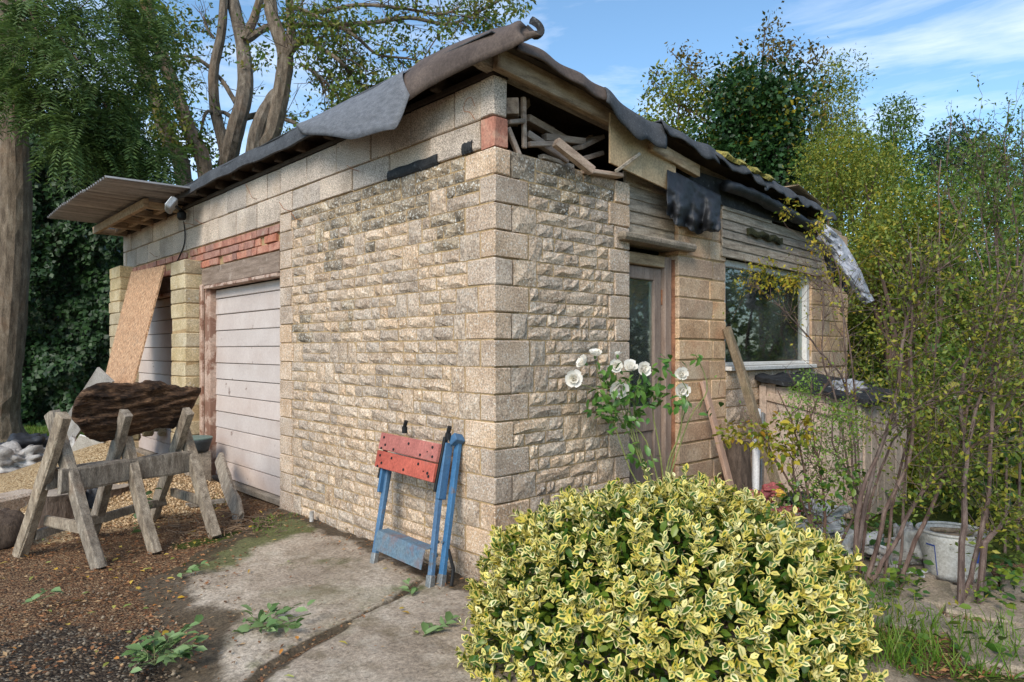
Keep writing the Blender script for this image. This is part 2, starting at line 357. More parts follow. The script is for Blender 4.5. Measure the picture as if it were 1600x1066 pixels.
m_white = M('white_gloss_paint', [(198, 192, 184), (216, 212, 206)], scale=5, rough=0.5, bump=0.2, vary=0.03, patches=[((150, 130, 110), 6, 0.62, 0.7, 0.6)])
m_doorwood = M('brown_door_timber', [(124, 102, 88), (158, 136, 120)], scale=4, stretch=(8, 8, 1.2), rough=0.7, bump=0.35, bscale=45, vary=0.08, patches=[((168, 110, 66), 4, 0.6, 0.75, 0.4)])
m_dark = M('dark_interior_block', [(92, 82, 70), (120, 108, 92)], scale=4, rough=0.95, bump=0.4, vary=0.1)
m_black = M('black_rubber', [(20, 20, 21), (34, 34, 36)], scale=8, rough=0.6, bump=0.2, vary=0.05)
m_rust = M('rust', [(112, 66, 36), (168, 106, 58)], scale=14, rough=0.9, bump=0.6, vary=0.1)
m_greymetal = M('grey_metal', [(120, 122, 122), (150, 152, 152)], scale=8, rough=0.45, bump=0.1, vary=0.05, metal=0.5)
def glass_mat():
    t = NT('dusty_window_glass'); fr = t.n('Fresnel', {'IOR': 1.52}).outputs[0]; tc = t.n('TexCoord').outputs['Object']
    f = t.math('ADD', t.math('MULTIPLY', fr, 1.3), 0.05)
    tr = t.n('BsdfTransparent', {'Color': (0.86, 0.90, 0.88, 1)}).outputs[0]; gl = t.n('BsdfGlossy', {'Roughness': 0.025, 'Color': (0.9, 0.95, 0.93, 1)}).outputs[0]
    mm = t.n('MixShader', {0: f, 1: tr, 2: gl}).outputs[0]
    n = t.n('TexNoise', {'Vector': tc, 'Scale': 2.2, 'Detail': 6}).outputs['Fac']
    df = t.n('BsdfDiffuse', {'Color': (0.42, 0.43, 0.40, 1)}).outputs[0]
    return t.out(t.n('MixShader', {0: t.ramp(n, [(0.4, 0.02), (0.75, 0.16)]), 1: mm, 2: df}).outputs[0])
m_glass = glass_mat()

# ================================================================== THE GARAGE
garage = empty('stone_garage', (0, 0, 0), 'derelict flat-roofed garage of buff stone with torn felt roof and block upper walls', 'garage')
def face_pt(face, u, z, n):          # n: distance out of the wall face
    return (-n, u, z) if face == 'L' else (u, -n, z)
def wallbox(face, u0, u1, z0, z1, n0, n1, bev=0.004):
    a = np.array(face_pt(face, u0, z0, n0)); b = np.array(face_pt(face, u1, z1, n1))
    return cbox((a + b) / 2, np.abs(b - a), None, bev)
def rock(face, u0, u1, z0, z1, prot=0.006, rough=0.0026, back=0.035, gap=0.004, nu=5, nz=4):
    """one walling stone: pitched face over a grid, edges drawn back"""
    u0 += gap; u1 -= gap; z0 += gap; z1 -= gap; V = []; F = []; tilt = rng.normal(0, .004, 2); big = rng.normal(0, 1, (3, 3))
    for i in range(nu):
        for j in range(nz):
            s, t = i / (nu - 1), j / (nz - 1); ed = min(s, 1 - s) < 1e-6 or min(t, 1 - t) < 1e-6
            u = u0 + (u1 - u0) * s + (rng.normal(0, .0022) if ed else rng.normal(0, .10 * (u1 - u0) / nu)); z = z0 + (z1 - z0) * t + (rng.normal(0, .0020) if ed else rng.normal(0, .006))
            n = (-0.002 + rng.normal(0, .0012)) if ed else prot + rough * rng.normal() * .8 + tilt[0] * (s - .5) + rough * .8 * (big[min(2, int(s * 3)), min(2, int(t * 3))]) + (rough * 0.9 if t < .5 else 0)
            if not ed: n = max(n, 0.001)
            V.append(face_pt(face, u, z, n))
    I = lambda i, j: i * nz + j
    for i in range(nu - 1):
        for j in range(nz - 1): F.append((I(i, j), I(i, j + 1), I(i + 1, j + 1), I(i + 1, j)) if face == 'L' else (I(i, j), I(i + 1, j), I(i + 1, j + 1), I(i, j + 1)))
    k = len(V); ring = [I(i, 0) for i in range(nu)] + [I(nu - 1, j) for j in range(1, nz)] + [I(i, nz - 1) for i in range(nu - 2, -1, -1)] + [I(0, j) for j in range(nz - 2, 0, -1)]
    for q, r_ in enumerate(ring):
        p = list(V[r_]); p[0 if face == 'L' else 1] = back; V.append(tuple(p))
    m = len(ring)
    for q in range(m):
        a, b = ring[q], ring[(q + 1) % m]; f = (a, b, k + (q + 1) % m, k + q); F.append(f if face == 'L' else f[::-1])
    return V, F
CH = 0.15; NC = 16
stones = []          # (area seen, builder data)
def stone(face, u0, u1, z0, z1, **k):
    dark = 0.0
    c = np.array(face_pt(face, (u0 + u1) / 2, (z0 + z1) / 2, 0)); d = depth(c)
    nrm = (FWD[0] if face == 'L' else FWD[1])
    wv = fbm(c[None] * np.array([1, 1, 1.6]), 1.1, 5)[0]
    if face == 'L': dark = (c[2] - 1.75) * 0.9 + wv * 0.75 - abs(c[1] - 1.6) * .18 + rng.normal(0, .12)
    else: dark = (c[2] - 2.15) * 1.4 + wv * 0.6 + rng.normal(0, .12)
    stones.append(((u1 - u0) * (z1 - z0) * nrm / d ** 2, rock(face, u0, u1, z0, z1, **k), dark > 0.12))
def course(face, a, b, z0, g=0.0):
    """one course of the coursed-and-snecked walling between u=a and u=b"""
    u = a
    while u < b - 0.02:
        if rng.random() < 0.30:                        # a jumper of full height
            w_ = rng.uniform(.10, .17); e = min(b, u + w_)
            if b - e < .07: e = b
            stone(face, u, e, z0, z0 + CH, prot=.005, rough=.002); u = e
        else:
            w_ = rng.uniform(.28, .62); e = min(b, u + w_)
            if b - e < .10: e = b
            zm = z0 + CH * rng.uniform(.46, .54)
            for r0, r1 in ((z0, zm), (zm, z0 + CH)):
                q = u
                while q < e - .01:
                    x = q + (rng.uniform(.13, .30) if rng.random() < .8 else rng.uniform(.06, .1))
                    if e - x < .06: x = e
                    x = min(x, e); stone(face, q, x, r0, r1); q = x
            u = e
# --- stone wall towards the yard (x=0) and towards the garden (y=0)
wall_l = G().add(*cbox((0.096, 1.315, 1.2), (0.184, 2.60, 2.395), bev=.002)).build('yard_stone_wall', m_mortar, garage)
wall_r = G().add(*cbox((0.690, 0.096, 1.2), (1.0, 0.184, 2.395), bev=.002)).build('garden_stone_wall', m_mortar, garage)
for k in range(NC):
    z0 = k * CH; odd = k % 2
    wl, wr = (0.255, 0.135) if odd else (0.125, 0.265)
    wl += rng.normal(0, .006); wr += rng.normal(0, .006)
    jl = 2.39 + (0.06 if odd else 0.03) - .03; jr = 1.20 - (0.155 if odd else 0.215)
    # corner quoin: one block round the corner; narrow bevelled top and bottom
    o = G().add(*cbox((wr / 2 - .004, wl / 2 - .004, z0 + CH / 2), (wr - .004, wl - .004, CH - .007), None, .006, .0012)).build('quoin', m_quoin, garage)
    if odd or k > 12: course('L', wl, jl, z0)
    else:
        jw = rng.uniform(.17, .21); stone('L', wl, wl + jw, z0, z0 + CH, prot=.005, rough=.0022); course('L', wl + jw, jl, z0)
    if odd:
        if k % 4 == 3 or k > 9: jw = rng.uniform(.18, .20); stone('R', wr, wr + jw, z0, z0 + CH, prot=.005, rough=.0022); course('R', wr + jw, jr, z0)
        else: course('R', wr, jr, z0)
    else: course('R', wr, jr, z0)
    # jamb quoins at both far ends
    G().add(*cbox((0.05, (jl + 2.618) / 2, z0 + CH / 2), (0.112, 2.618 - jl - .004, CH - .007), None, .005, .001)).build('quoin', m_quoin, garage)
    G().add(*cbox(((jr + 1.202) / 2, 0.05, z0 + CH / 2), (1.202 - jr - .004, 0.116, CH - .007), None, .006, .0012)).build('quoin', m_quoin, garage)
# --- below the window: thin dirty courses; right of the window
for k in range(8):
    z0 = k * .14
    a = 2.47
    while a < 4.95:
        e = min(4.97, a + rng.uniform(.18, .42)); e = 4.97 if 4.97 - e < .08 else e
        stone('R', a, e, z0, z0 + .14 if rng.random() < .4 else z0 + .14, prot=.006, rough=.0025); a = e
G().add(*wallbox('R', 2.47, 4.965, 0, 1.125, -.006, -.18)).build('under_window_wall', m_mortar, garage)
stones.sort(key=lambda s: -s[0])
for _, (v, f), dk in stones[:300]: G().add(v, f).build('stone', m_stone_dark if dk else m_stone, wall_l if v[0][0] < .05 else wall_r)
for flag, nm, mm in ((False, 'small_stones', m_stone), (True, 'small_weathered_stones', m_stone_dark)):
    g = G()
    for _, (v, f), dk in stones[300:]:
        if dk == flag: g.add(v, f)
    if g.n: g.build(nm, mm, garage, kind='stuff')
# pier right of door, and wall right of window
core = G().add(*wallbox('R', 1.80, 2.455, 0, 2.44, -.005, -.18)).build('garden_pier', m_mortar, garage)
for k in range(16):
    z0 = k * .1525; s = 0.43 if k % 2 else 0.47; s += rng.normal(0, .01)
    for a, e in ((1.79, 1.79 + s), (1.79 + s, 2.463)):
        G().add(*cbox(((a + e) / 2, .06, z0 + .076), (e - a - .005, .124 + rng.normal(0, .003), .1525 - .008), None, .008, .0018)).build('pier_block', m_pier2, core)
core = G().add(*wallbox('R', 4.08, 4.965, 1.13, 2.47, -.006, -.18)).build('end_wall', m_mortar, garage)
for k in range(9):
    z0 = 1.13 + k * .15; u = 4.075; first = True
    while u < 4.96:
        e = min(4.972, u + (.22 if first and k % 2 else .44)); first = False
        if 4.972 - e < .06: e = 4.972
        G().add(*cbox(((u + e) / 2, .07, z0 + .075), (e - u - .006, .14 + rng.normal(0, .003), .142), None, .006, .0015)).build('pier_block', m_pier2, core); u = e
# --- concrete block upper wall, yard side
bw = G().add(*cbox((0.10, 3.68, 2.555), (0.17, 7.10, 0.46), bev=.002)).build('upper_block_wall', m_mortar, garage)
def blocks(face, rows, parent, nm, mm, blen, h_stagger, y0, y1, n0=0.006, dpt=.10, bev=.005, wob=.0012, skip=None):
    for r_, (z0, z1) in enumerate(rows):
        u = y0; first = True
        while u < y1 - .01:
            e = u + (blen * (h_stagger if first and r_ % 2 else 1)) * (1 + rng.normal(0, .02)); first = False
            if y1 - e < .08: e = y1
            e = min(e, y1)
            if not (skip and skip(r_, u, e)):
                a = np.array(face_pt(face, u, z0, n0 + rng.normal(0, .002))); b = np.array(face_pt(face, e, z1, n0 - dpt))
                G().add(*cbox((a + b) / 2, np.abs(b - a) - np.array([.010] * 3), None, bev, wob)).build(nm, mm, parent)
            u = e
blocks('L', [(2.345, 2.570), (2.570, 2.788)], bw, 'concrete_block', m_block, .45, .55, 2.62, 7.245)
blocks('L', [(2.405, 2.570), (2.570, 2.788)], bw, 'concrete_block', m_block, .45, .5, 0.115, 2.62)
G().add(*cbox((0.045, 0.060, 2.680), (.10, .112, .213), None, .006, .002)).build('concrete_block', m_block, bw)
G().add(*cbox((0.050, 0.058, 2.486), (.104, .112, .163), None, .005, .002)).build('brick', m_brick, bw)
bb = G().add(*cbox((0.10, 4.93, 2.23), (0.16, 4.62, 0.225), bev=.002)).build('brick_band', m_mortar, garage)
for r_ in range(3):
    u = 2.625 + (.06 if r_ % 2 else 0)
    while u < 7.2:
        L_ = .222 if rng.random() < .45 else .108; e = min(u + L_, 7.235)
        if rng.random() < .94: G().add(*cbox((.052 + rng.normal(0, .003), (u + e) / 2, 2.155 + r_ * .0735), (.112, e - u - .010, .063), None, .004, .0015)).build('brick', m_brick, bb)
        u = e + .002
# black bitumen patches along the top of the stonework
for a, b, z in ((.50, 1.03, 2.425), (.18, .27, 2.435)):
    v, f = grid(lambda s, t: (-.006 - .010 * math.sin(math.pi * t) ** .5 * (1 + .25 * math.sin(s * 23)), a + (b - a) * s, z - .032 + .066 * t + .003 * math.sin(s * 17 + t)), 14, 5, thick=.02, flip=True)
    G().add(v, f).build('bitumen_patch', m_tar, garage)
# --- yard side piers
for y0, y1, top in ((4.42, 4.842, 15), (6.80, 7.27, 16)):
    core = G().add(*cbox((-.02, (y0 + y1) / 2, top * .0735), (.25, y1 - y0 - .012, top * .147 - .01), bev=.003)).build('yard_pier', m_mortar, garage)
    for k in range(top):
        G().add(*cbox((-.025 + rng.normal(0, .003), (y0 + y1) / 2 + rng.normal(0, .004), k * .147 + .0735), (.262, y1 - y0 + rng.normal(0, .006), .140), None, .008, .002)).build('pier_block', m_pier, core)
# --- up-and-over doors of horizontal boards
def garage_door(y0, y1, ztop, handle):
    d = empty('garage_door', (0, 0, 0)); d.parent = garage
    G().add(*cbox((.10, (y0 + y1) / 2, (ztop + .06) / 2), (.02, y1 - y0, ztop - .06), bev=.002)).build('door_back', m_darkwood, d)
    z = .062; k = 0
    while z < ztop - .02:
        z1 = min(ztop, z + .158)
        b = cbox((.072, (y0 + y1) / 2, (z + z1) / 2), (.028, y1 - y0, z1 - z - .005), None, .005, .0008)
        v = b[0]; v[:, 0] += (v[:, 2] - z) * .05                     # each board laps over the one below
        G().add(v, b[1], .3 + .02 * k).build('door_board', m_paint, d); z = z1; k += 1
    if handle: G().add(*tube([(.05, y0 + .52, 1.06), (.005, y0 + .52, 1.06), (.0, y0 + .50, .98)], .012, 8)).build('door_handle', m_greymetal, d)
    return d
garage_door(2.50, 4.19, 1.893, False)
garage_door(4.80, 6.85, 1.893, True)
G().add(*cbox((.045, 4.265, .975), (.085, .15, 1.85), None, .008, .0015)).build('door_post', m_peel, garage)
G().add(*cbox((-.012, 4.365, .99), (.03, .07, 1.92), None, .008, .0015)).build('door_post', m_peel, garage)
G().add(*cbox((.028, 3.50, 2.022), (.075, 1.76, .176), None, .006, .001)).build('timber_lintel', m_lintel, garage)
G().add(*cbox((.028, 5.83, 2.022), (.075, 1.96, .176), None, .006, .001)).build('timber_lintel', m_lintel, garage)
G().add(*cbox((.012, 3.45, 1.914), (.09, 1.66, .034), None, .006, .001)).build('drip_batten', m_peel, garage)
G().add(*cbox((.012, 5.83, 1.914), (.09, 1.96, .034), None, .006, .001)).build('drip_batten', m_peel, garage)
G().add(*cbox((.11, 4.68, .028), (.19, 4.30, .056), None, .008, .002)).build('door_kerb', m_concrete, garage)
G().add(*cbox((.10, 1.30, -.02), (.245, 2.64, .05), None, .008, .002)).build('plinth', m_concrete, garage)
# --- remaining outer walls, floor and dark inside
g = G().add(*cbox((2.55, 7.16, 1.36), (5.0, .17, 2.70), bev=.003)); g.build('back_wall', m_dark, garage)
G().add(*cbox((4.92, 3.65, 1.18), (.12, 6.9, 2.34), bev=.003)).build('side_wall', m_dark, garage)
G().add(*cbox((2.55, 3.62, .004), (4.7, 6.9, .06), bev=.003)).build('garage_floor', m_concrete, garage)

# --- garden door
dr = empty('garden_door', (1.40, .10, 0)); dr.parent = garage
def dbox(nm, x0, x1, y0, y1, z0, z1, mm, par=dr, bev=.006, wob=0): return G().add(*cbox(((x0 + x1) / 2, (y0 + y1) / 2, (z0 + z1) / 2), (x1 - x0, y1 - y0, z1 - z0), None, bev, wob)).build(nm, mm, par)
dbox('door_frame', 1.705, 1.788, .055, .15, 0, 1.965, m_doorwood)
dbox('door_frame', .985, 1.702, .055, .15, 1.885, 1.965, m_oldwood)
dbox('door_frame', .96, 1.04, .056, .15, 0, 1.884, m_doorwood)
dbox('door_stile', 1.612, 1.698, .085, .130, .02, 1.88, m_doorwood)
dbox('door_stile', 1.045, 1.13, .085, .130, .02, 1.88, m_doorwood)
dbox('door_rail', 1.132, 1.610, .087, .128, 1.79, 1.879, m_doorwood)
dbox('door_rail', 1.132, 1.610, .087, .128, .72, .90, m_doorwood)
dbox('door_rail', 1.132, 1.610, .087, .128, .02, .22, m_doorwood)
dbox('pane', 1.132, 1.610, .106, .111, .902, 1.788, m_glass, bev=.001)
for k in range(4): dbox('door_panel', 1.133 + k * .1194, 1.133 + (k + 1) * .1194 - .003, .100, .118, .222, .718, m_doorwood)
for z in (1.62, .35): dbox('hinge', 1.697, 1.707, .078, .088, z, z + .11, m_rust, bev=.002)
dbox('rust_strip', 1.7885, 1.797, .03, .10, .02, 1.95, m_rust, bev=.002, wob=.001)
dbox('stone_lintel', 1.06, 1.925, -.075, .15, 2.012, 2.062, m_concrete, garage, bev=.012, wob=.003)
# boards over the door, behind the lintel
wb = empty('weatherboarding', (1.2, 0, 2.0)); wb.parent = garage
for k in range(5):
    z = 2.068 + k * .083; b = cbox((1.495, .035, z + .045), (.585, .022, .096), None, .004, .0015); v = b[0]; v[:, 1] += (v[:, 2] - z) * .12
    G().add(v, b[1]).build('board', m_greywood, wb)
# --- window
wd = empty('window', (3.25, 0, 1.14)); wd.parent = garage
def wbox(nm, x0, x1, y0, y1, z0, z1, mm, bev=.005): return dbox(nm, x0, x1, y0, y1, z0, z1, mm, wd, bev)
wbox('window_frame', 2.470, 2.515, .03, .10, 1.165, 2.02, m_white); wbox('window_frame', 4.005, 4.07, .02, .10, 1.165, 2.02, m_white)
wbox('window_frame', 2.516, 4.004, .03, .10, 1.965, 2.02, m_white); wbox('window_frame', 2.516, 4.004, .03, .10, 1.165, 1.195, m_white)
wbox('window_sill', 2.468, 4.09, -.045, .11, 1.128, 1.163, m_white)
wbox('pane', 2.517, 4.003, .062, .067, 1.196, 1.964, m_glass, bev=.001)
wb = empty('weatherboarding', (3.3, 0, 2.0)); wb.parent = garage
for k in range(6):
    z = 2.028 + k * .073; x1 = 4.26 if k < 3 else 4.20 - (k - 3) * .10
    if k == 5: x1 = 3.2
    b = cbox(((2.372 + x1) / 2, -.018, z + .040), (x1 - 2.372, .02, .084), None, .004, .0018); v = b[0]; v[:, 1] += (v[:, 2] - z) * .14
    v[:, 2] -= (v[:, 0] - 2.37) * .012
    G().add(v, b[1]).build('board', m_greywood, wb)
G().add(*grid(lambda s, t: (2.75 + s * .62, -.045 - .022 * math.sin(math.pi * s) * math.sin(math.pi * t) * (1 + .5 * math.sin(31 * s)), 2.235 - .012 * s + .055 * t + .01 * math.sin(s * 19)), 18, 6, thick=.02)).build('moss_patch', m_darkmoss, garage)
dbox('window_head', 2.47, 4.97, .03, .17, 2.03, 2.45, m_darkwood, garage)

# ------------------------------------------------------------------ roof
PX = [-.3, 0, .55, 1.05, 1.55, 2.14, 2.95, 3.96, 5.2]; PZ = [2.925, 2.915, 2.885, 2.785, 2.755, 2.71, 2.655, 2.60, 2.53]
def rz(x, y):
    lin_ = 2.925 - .078 * x; e = float(np.interp(x, PX, PZ)); k = math.exp(-max(0, y + .15) / .6); return lin_ * (1 - k) + e * k
def ry(s, t, y0):                    # the garden-side corner of the deck has rotted away
    a = y0 + max(0, 5.05 * s - 4.2) * .9; return a + (7.34 - a) * t
roof = empty('flat_roof', (0, 0, 2.8)); roof.parent = garage
G().add(*grid(lambda s, t: (-.13 + 5.05 * s, ry(s, t, -.12), rz(-.13 + 5.05 * s, ry(s, t, -.12)) + .006 * math.sin(9 * s + 7 * t)), 40, 40, thick=.022, flip=False)).build('roof_deck', m_darkwood, roof)
G().add(*grid(lambda s, t: (-.14 + 5.07 * s, ry(s, t, -.13), rz(-.14 + 5.07 * s, ry(s, t, -.13)) + .014 + .006 * math.sin(9 * s + 7 * t)), 40, 40, thick=.006, flip=False)).build('roof_felt', m_felt, roof)
G().add(*cbox((.055, 3.63, 2.808), (.12, 7.24, .036), None, .005, .001)).build('wall_plate', m_darkwood, roof)
for k in range(18):
    y = .06 + k * .42
    G().add(*beam((-.07 + rng.normal(0, .012), y + rng.normal(0, .01), rz(-.1, y) - .066), (4.9, y, rz(4.9, y) - .066), .052, .084, wob=.001)).build('joist', m_darkwood if k > 0 else m_greywood, roof)
# felt turned down over the yard eaves, thick dark edge
def edge(s, t):
    y = .75 + s * 6.6; a = t * 1.9
    return (-.135 - .02 * math.sin(min(a, 1.57)) - .006 * math.sin(y * 7), y, rz(-.13, y) + .022 - .115 * t + .010 * math.sin(y * 2.3) + .006 * math.sin(y * 11) * t)
G().add(*grid(edge, 60, 5, thick=.022)).build('felt_edge', m_felt, roof)
# pale flap of felt hanging off the eaves
LOW = [(471, 209), (495, 212), (522, 215), (547, 217), (570, 212), (598, 206), (618, 202), (628, 180), (640, 148)]
def flap(s, t):
    y = 2.02 - 1.36 * s; top = np.array([-.125, y, rz(-.13, y) + .040])
    i = s * (len(LOW) - 1); k = min(len(LOW) - 2, int(i)); a = np.array(LOW[k]) + (np.array(LOW[k + 1]) - np.array(LOW[k])) * (i - k)
    low = onx(a[0], a[1], -.20 - .08 * math.sin(math.pi * s))
    p = top * (1 - t) + low * t; p[0] -= .035 * math.sin(math.pi * t); p[2] += .02 * math.sin(math.pi * t) + .006 * math.sin(s * 14 + t * 5) * t
    return p
G().add(*grid(flap, 28, 9, thick=.005, flip=True)).build('felt_flap', m_feltpale, roof, smooth=True)
# sheet curling up along the corner of the eaves
UP = [(628, 116), (660, 92), (700, 72), (735, 58), (770, 45), (795, 39), (812, 31), (832, 50), (846, 50)]
LO = [(634, 160), (660, 142), (700, 120), (735, 103), (770, 88), (798, 76), (815, 66), (832, 60), (846, 56)]
def curl(s, t):
    i = s * (len(UP) - 1); k = min(len(UP) - 2, int(i)); f_ = i - k
    a = np.array(UP[k]) * (1 - f_) + np.array(UP[k + 1]) * f_; b = np.array(LO[k]) * (1 - f_) + np.array(LO[k + 1]) * f_
    X = -.20 + .10 * s
    lo = onx(b[0], b[1], X) if s < .8 else at(b[0], b[1], 3.55); hi = onx(a[0], a[1], X + .12) if s < .8 else at(a[0], a[1], 3.60)
    p = lo * (1 - t) + hi * t; p[0] -= .05 * math.sin(math.pi * t); return p
G().add(*grid(curl, 34, 8, thick=.006)).build('curled_felt', m_feltbrown, roof, smooth=True)
c0 = at(836, 50, 3.57)
G().add(*tube(smoothline([at(822, 44, 3.6), at(836, 56, 3.57), at(845, 50, 3.56), at(842, 40, 3.56), at(833, 33, 3.57), at(830, 32, 3.58)], 4), .010, 6, flat=2.2)).build('felt_tatter', m_tar, roof)
# garden eaves: drooping sheets of mineral felt, ragged lower edges
def droop_sheet(x0, x1, d0, d1, out, ph, mm, nm='drooping_felt', rag=.03, lift=.03):
    def f(s, t):
        x = x0 + (x1 - x0) * s; z = rz(x, -.13) + lift + .010 * math.sin(x * 9 + ph)
        dr = (d0 + (d1 - d0) * s) * (1 + rag / .1 * .35 * math.sin(x * 13 + ph) + rag / .1 * .22 * math.sin(x * 29 + 2 * ph))
        if t < .4: q = t / .4; return (x, .45 * (1 - q) - .14 * q, rz(x, .45 * (1 - q) - .14 * q) + lift * (.6 + .4 * q) + .008 * math.sin(x * 11 + ph))
        q = (t - .4) / .6; return (x + .02 * math.sin(q * 3 + ph), -.14 - out * math.sin(q * 1.4) + .010 * math.sin(x * 21 + ph), z - dr * q)
    G().add(*grid(f, 26, 10, thick=.010, flip=True)).build(nm, mm, roof, smooth=True)
droop_sheet(.02, .80, .07, .10, .03, .4, m_feltbrown, rag=.01)
droop_sheet(.74, 1.36, .14, .20, .05, 1.1, m_felt, rag=.03)
droop_sheet(1.34, 2.06, .08, .13, .06, 2.3, m_felt, rag=.04, lift=.05)
droop_sheet(2.02, 2.72, .09, .12, .06, 4.0, m_felt, rag=.04, lift=.045)
droop_sheet(2.70, 3.42, .12, .10, .06, 5.2, m_felt, rag=.05, lift=.04)
droop_sheet(3.36, 4.20, .09, .11, .05, .2, m_felt, rag=.05, lift=.03)
v, f = grid(lambda s, t: (2.15 + .75 * s, -.16 + .20 * t - .03, rz(2.15 + .75 * s, -.1) + .075 + .03 * math.sin(math.pi * t) - .05 * (1 - t) + .02 * math.sin(s * 21) * math.sin(t * 9)), 26, 8, thick=.03)
v = v + fbm(v, 18, 3)[:, None] * .02; G().add(v, f).build('roof_moss', m_moss, roof)
G().add(*beam((3.35, -.10, rz(3.35, -.1) + .085), (4.05, -.02, rz(4.05, -.1) + .075), .16, .02, wob=.004)).build('loose_board', m_oldwood, roof)
# fascia timber, plywood sheet and rafter tail on the garden side
G().add(*beam((-.03, -.045, 2.853), (.98, -.045, 2.768), .05, .118, wob=.002)).build('fascia', m_oldwood, roof)
G().add(*beam((-.12, .02, 2.862), (.10, .02, 2.850), .07, .09, wob=.004)).build('rafter_tail', m_greywood, roof)
pts = [(.895, 2.462), (1.628, 2.388), (1.622, 2.62), (1.35, 2.70), (.895, 2.775)]
V = [(x, -.085, z) for x, z in pts] + [(x, -.072, z) for x, z in pts]; n = len(pts)
G().add(V, [tuple(range(n)), tuple(range(2 * n - 1, n - 1, -1))] + [(i, i + n, (i + 1) % n + n, (i + 1) % n) for i in range(n)]).build('plywood_sheet', m_ply, roof)
G().add(*beam((1.30, -.095, 2.655), (1.92, -.075, 2.590), .05, .085, wob=.002)).build('rafter_tail', m_oldwood, roof)
G().add(*beam(ony(1000, 240, -.12), ony(962, 268, -.10), .012, .022, wob=.001)).build('splintered_lath', m_greywood, roof)
# black plastic sheet over the pier head and rolled along the cladding
def sheet(s, t):
    a = np.array([1042 + 84 * s, 262 + 44 * s]); b = np.array([1042 + 82 * s, 345 + 18 * math.sin(s * 2.2) - 8 * (s < .15)])
    q = a * (1 - t) + b * t; y = -.075 - .055 * math.sin(s * 9) * t - .03 * math.sin(s * 23 + t * 3) * t - .03 * math.sin(t * 2.6)
    w_ = fbm(np.array([[s * 5, t * 3, .5]]), 1.0, 91)[0]
    return ony(q[0] + 5 * w_ * t, q[1] + 9 * fbm(np.array([[s * 7, 0, .5]]), 1.0, 92)[0] * t, y - .07 * w_ * (.3 + t))
G().add(*grid(sheet, 44, 22, thick=.003)).build('plastic_sheet', m_plastic, roof, smooth=True)
rl = smoothline([(2.28, -.10, 2.55), (2.7, -.11, 2.535), (3.2, -.11, 2.49), (3.7, -.10, 2.44), (4.22, -.09, 2.40), (4.4, -.08, 2.36)], 6)
G().add(*tube(rl, .055, 10, flat=.8, noise=.10)).build('plastic_roll', m_plastic, roof, smooth=True)
G().add(*grid(lambda s, t: ony(1060 + 200 * s, 262 + 62 * s - 2 + 40 * t, -.02), 14, 4, thick=.01)).build('dark_lining', m_tar, roof)
# torn membrane hanging off the end
MU = [(1292, 352), (1310, 368), (1330, 395), (1345, 425), (1356, 452), (1366, 470)]; ML = [(1276, 372), (1294, 390), (1312, 416), (1330, 446), (1344, 470), (1352, 476)]
def memb(s, t):
    i = s * 5; k = min(4, int(i)); f_ = i - k; a = np.array(MU[k]) * (1 - f_) + np.array(MU[k + 1]) * f_; b = np.array(ML[k]) * (1 - f_) + np.array(ML[k + 1]) * f_
    q = a * (1 - t) + b * t; w_ = fbm(np.array([[s * 6, t * 2.5, .3]]), 1.0, 95)[0]; return at(q[0] + 4 * w_, q[1] + 3 * w_, 6.2 - .05 * math.sin(t * 3.1) + .16 * w_)
G().add(*grid(memb, 40, 14, thick=.004)).build('torn_membrane', m_silver, roof)
G().add(*grid(lambda s, t: at(1283 + 30 * s + 14 * t, 385 + 25 * s + 52 * t, 6.28 + .05 * math.sin(9 * s + 4 * t)), 12, 10, thick=.004)).build('torn_membrane', m_plastic, roof, smooth=True)
# rusty wall ties left sticking out of the block joints
for (px_, py_, dx_, dz_) in ((402, 312, .10, .14), (318, 350, .06, .05), (303, 352, .12, .03), (452, 330, .05, .07), (560, 268, .05, .04), (247, 402, .10, .06), (470, 345, .04, .06)):
    a_ = onx(px_, py_, -.004); G().add(*tube([a_ + (.02, 0, 0), a_ + (-.04, .01, .01), a_ + (-.06, dx_, dz_)], .0028, 5)).build('wall_tie', m_rust, garage)
a_ = onx(742, 170, -.02); G().add(*tube(smoothline([a_ + (.0, .0, -.06), a_ + (-.02, .02, -.02), a_ + (-.02, .07, .0), a_ + (-.02, .06, .05), a_ + (-.02, .01, .06), a_ + (-.01, -.01, .01)], 4), .002, 5)).build('wire_loop', m_rust, garage)
# --- timber offcuts stacked in the open end under the roof
OFF = []
def offcut(a, b, w_, h_, label, depth_=(.05, .05), mm=m_cut, up=(0, 0, 1)):
    p = ony(*a, depth_[0]); q = ony(*b, depth_[1])
    o = G().add(*beam(p, q, w_, h_, up, .004, .001)).build('timber_offcut', mm); tag(o, label, 'timber', 'timber offcuts stored under the roof'); OFF.append(o)
offcut((868, 222), (925, 268), .05, .05, 'nearest grey batten sticking out of the roof gap, pointing down right', (-.05, -.10))
offcut((822, 210), (886, 252), .05, .04, 'pale batten lying above the sticking-out batten in the roof gap', (.08, .05))
offcut((800, 165), (800, 186), .075, .09, 'grey block end at the top left of the stacked roof timber', (.05, .25), up=(0, 0, 1))
offcut((818, 152), (819, 232), .022, .03, 'upright thin batten standing in the roof gap', (.06, .06))
offcut((822, 185), (880, 218), .06, .045, 'plank lying behind the upright batten in the roof gap', (.16, .22))
offcut((850, 215), (912, 222), .05, .04, 'level batten with pale end in the middle of the roof gap', (.14, .10))
offcut((822, 200), (900, 190), .04, .05, 'dark level plank at the back of the roof gap', (.45, .45))
offcut((826, 226), (868, 225), .03, .03, 'short pale stick low in the roof gap', (.05, .05))
offcut((900, 232), (936, 215), .09, .03, 'broad grey board tilted beside the plywood sheet', (.10, .16))
offcut((905, 250), (938, 240), .06, .03, 'lower grey board beside the plywood sheet', (.07, .12))
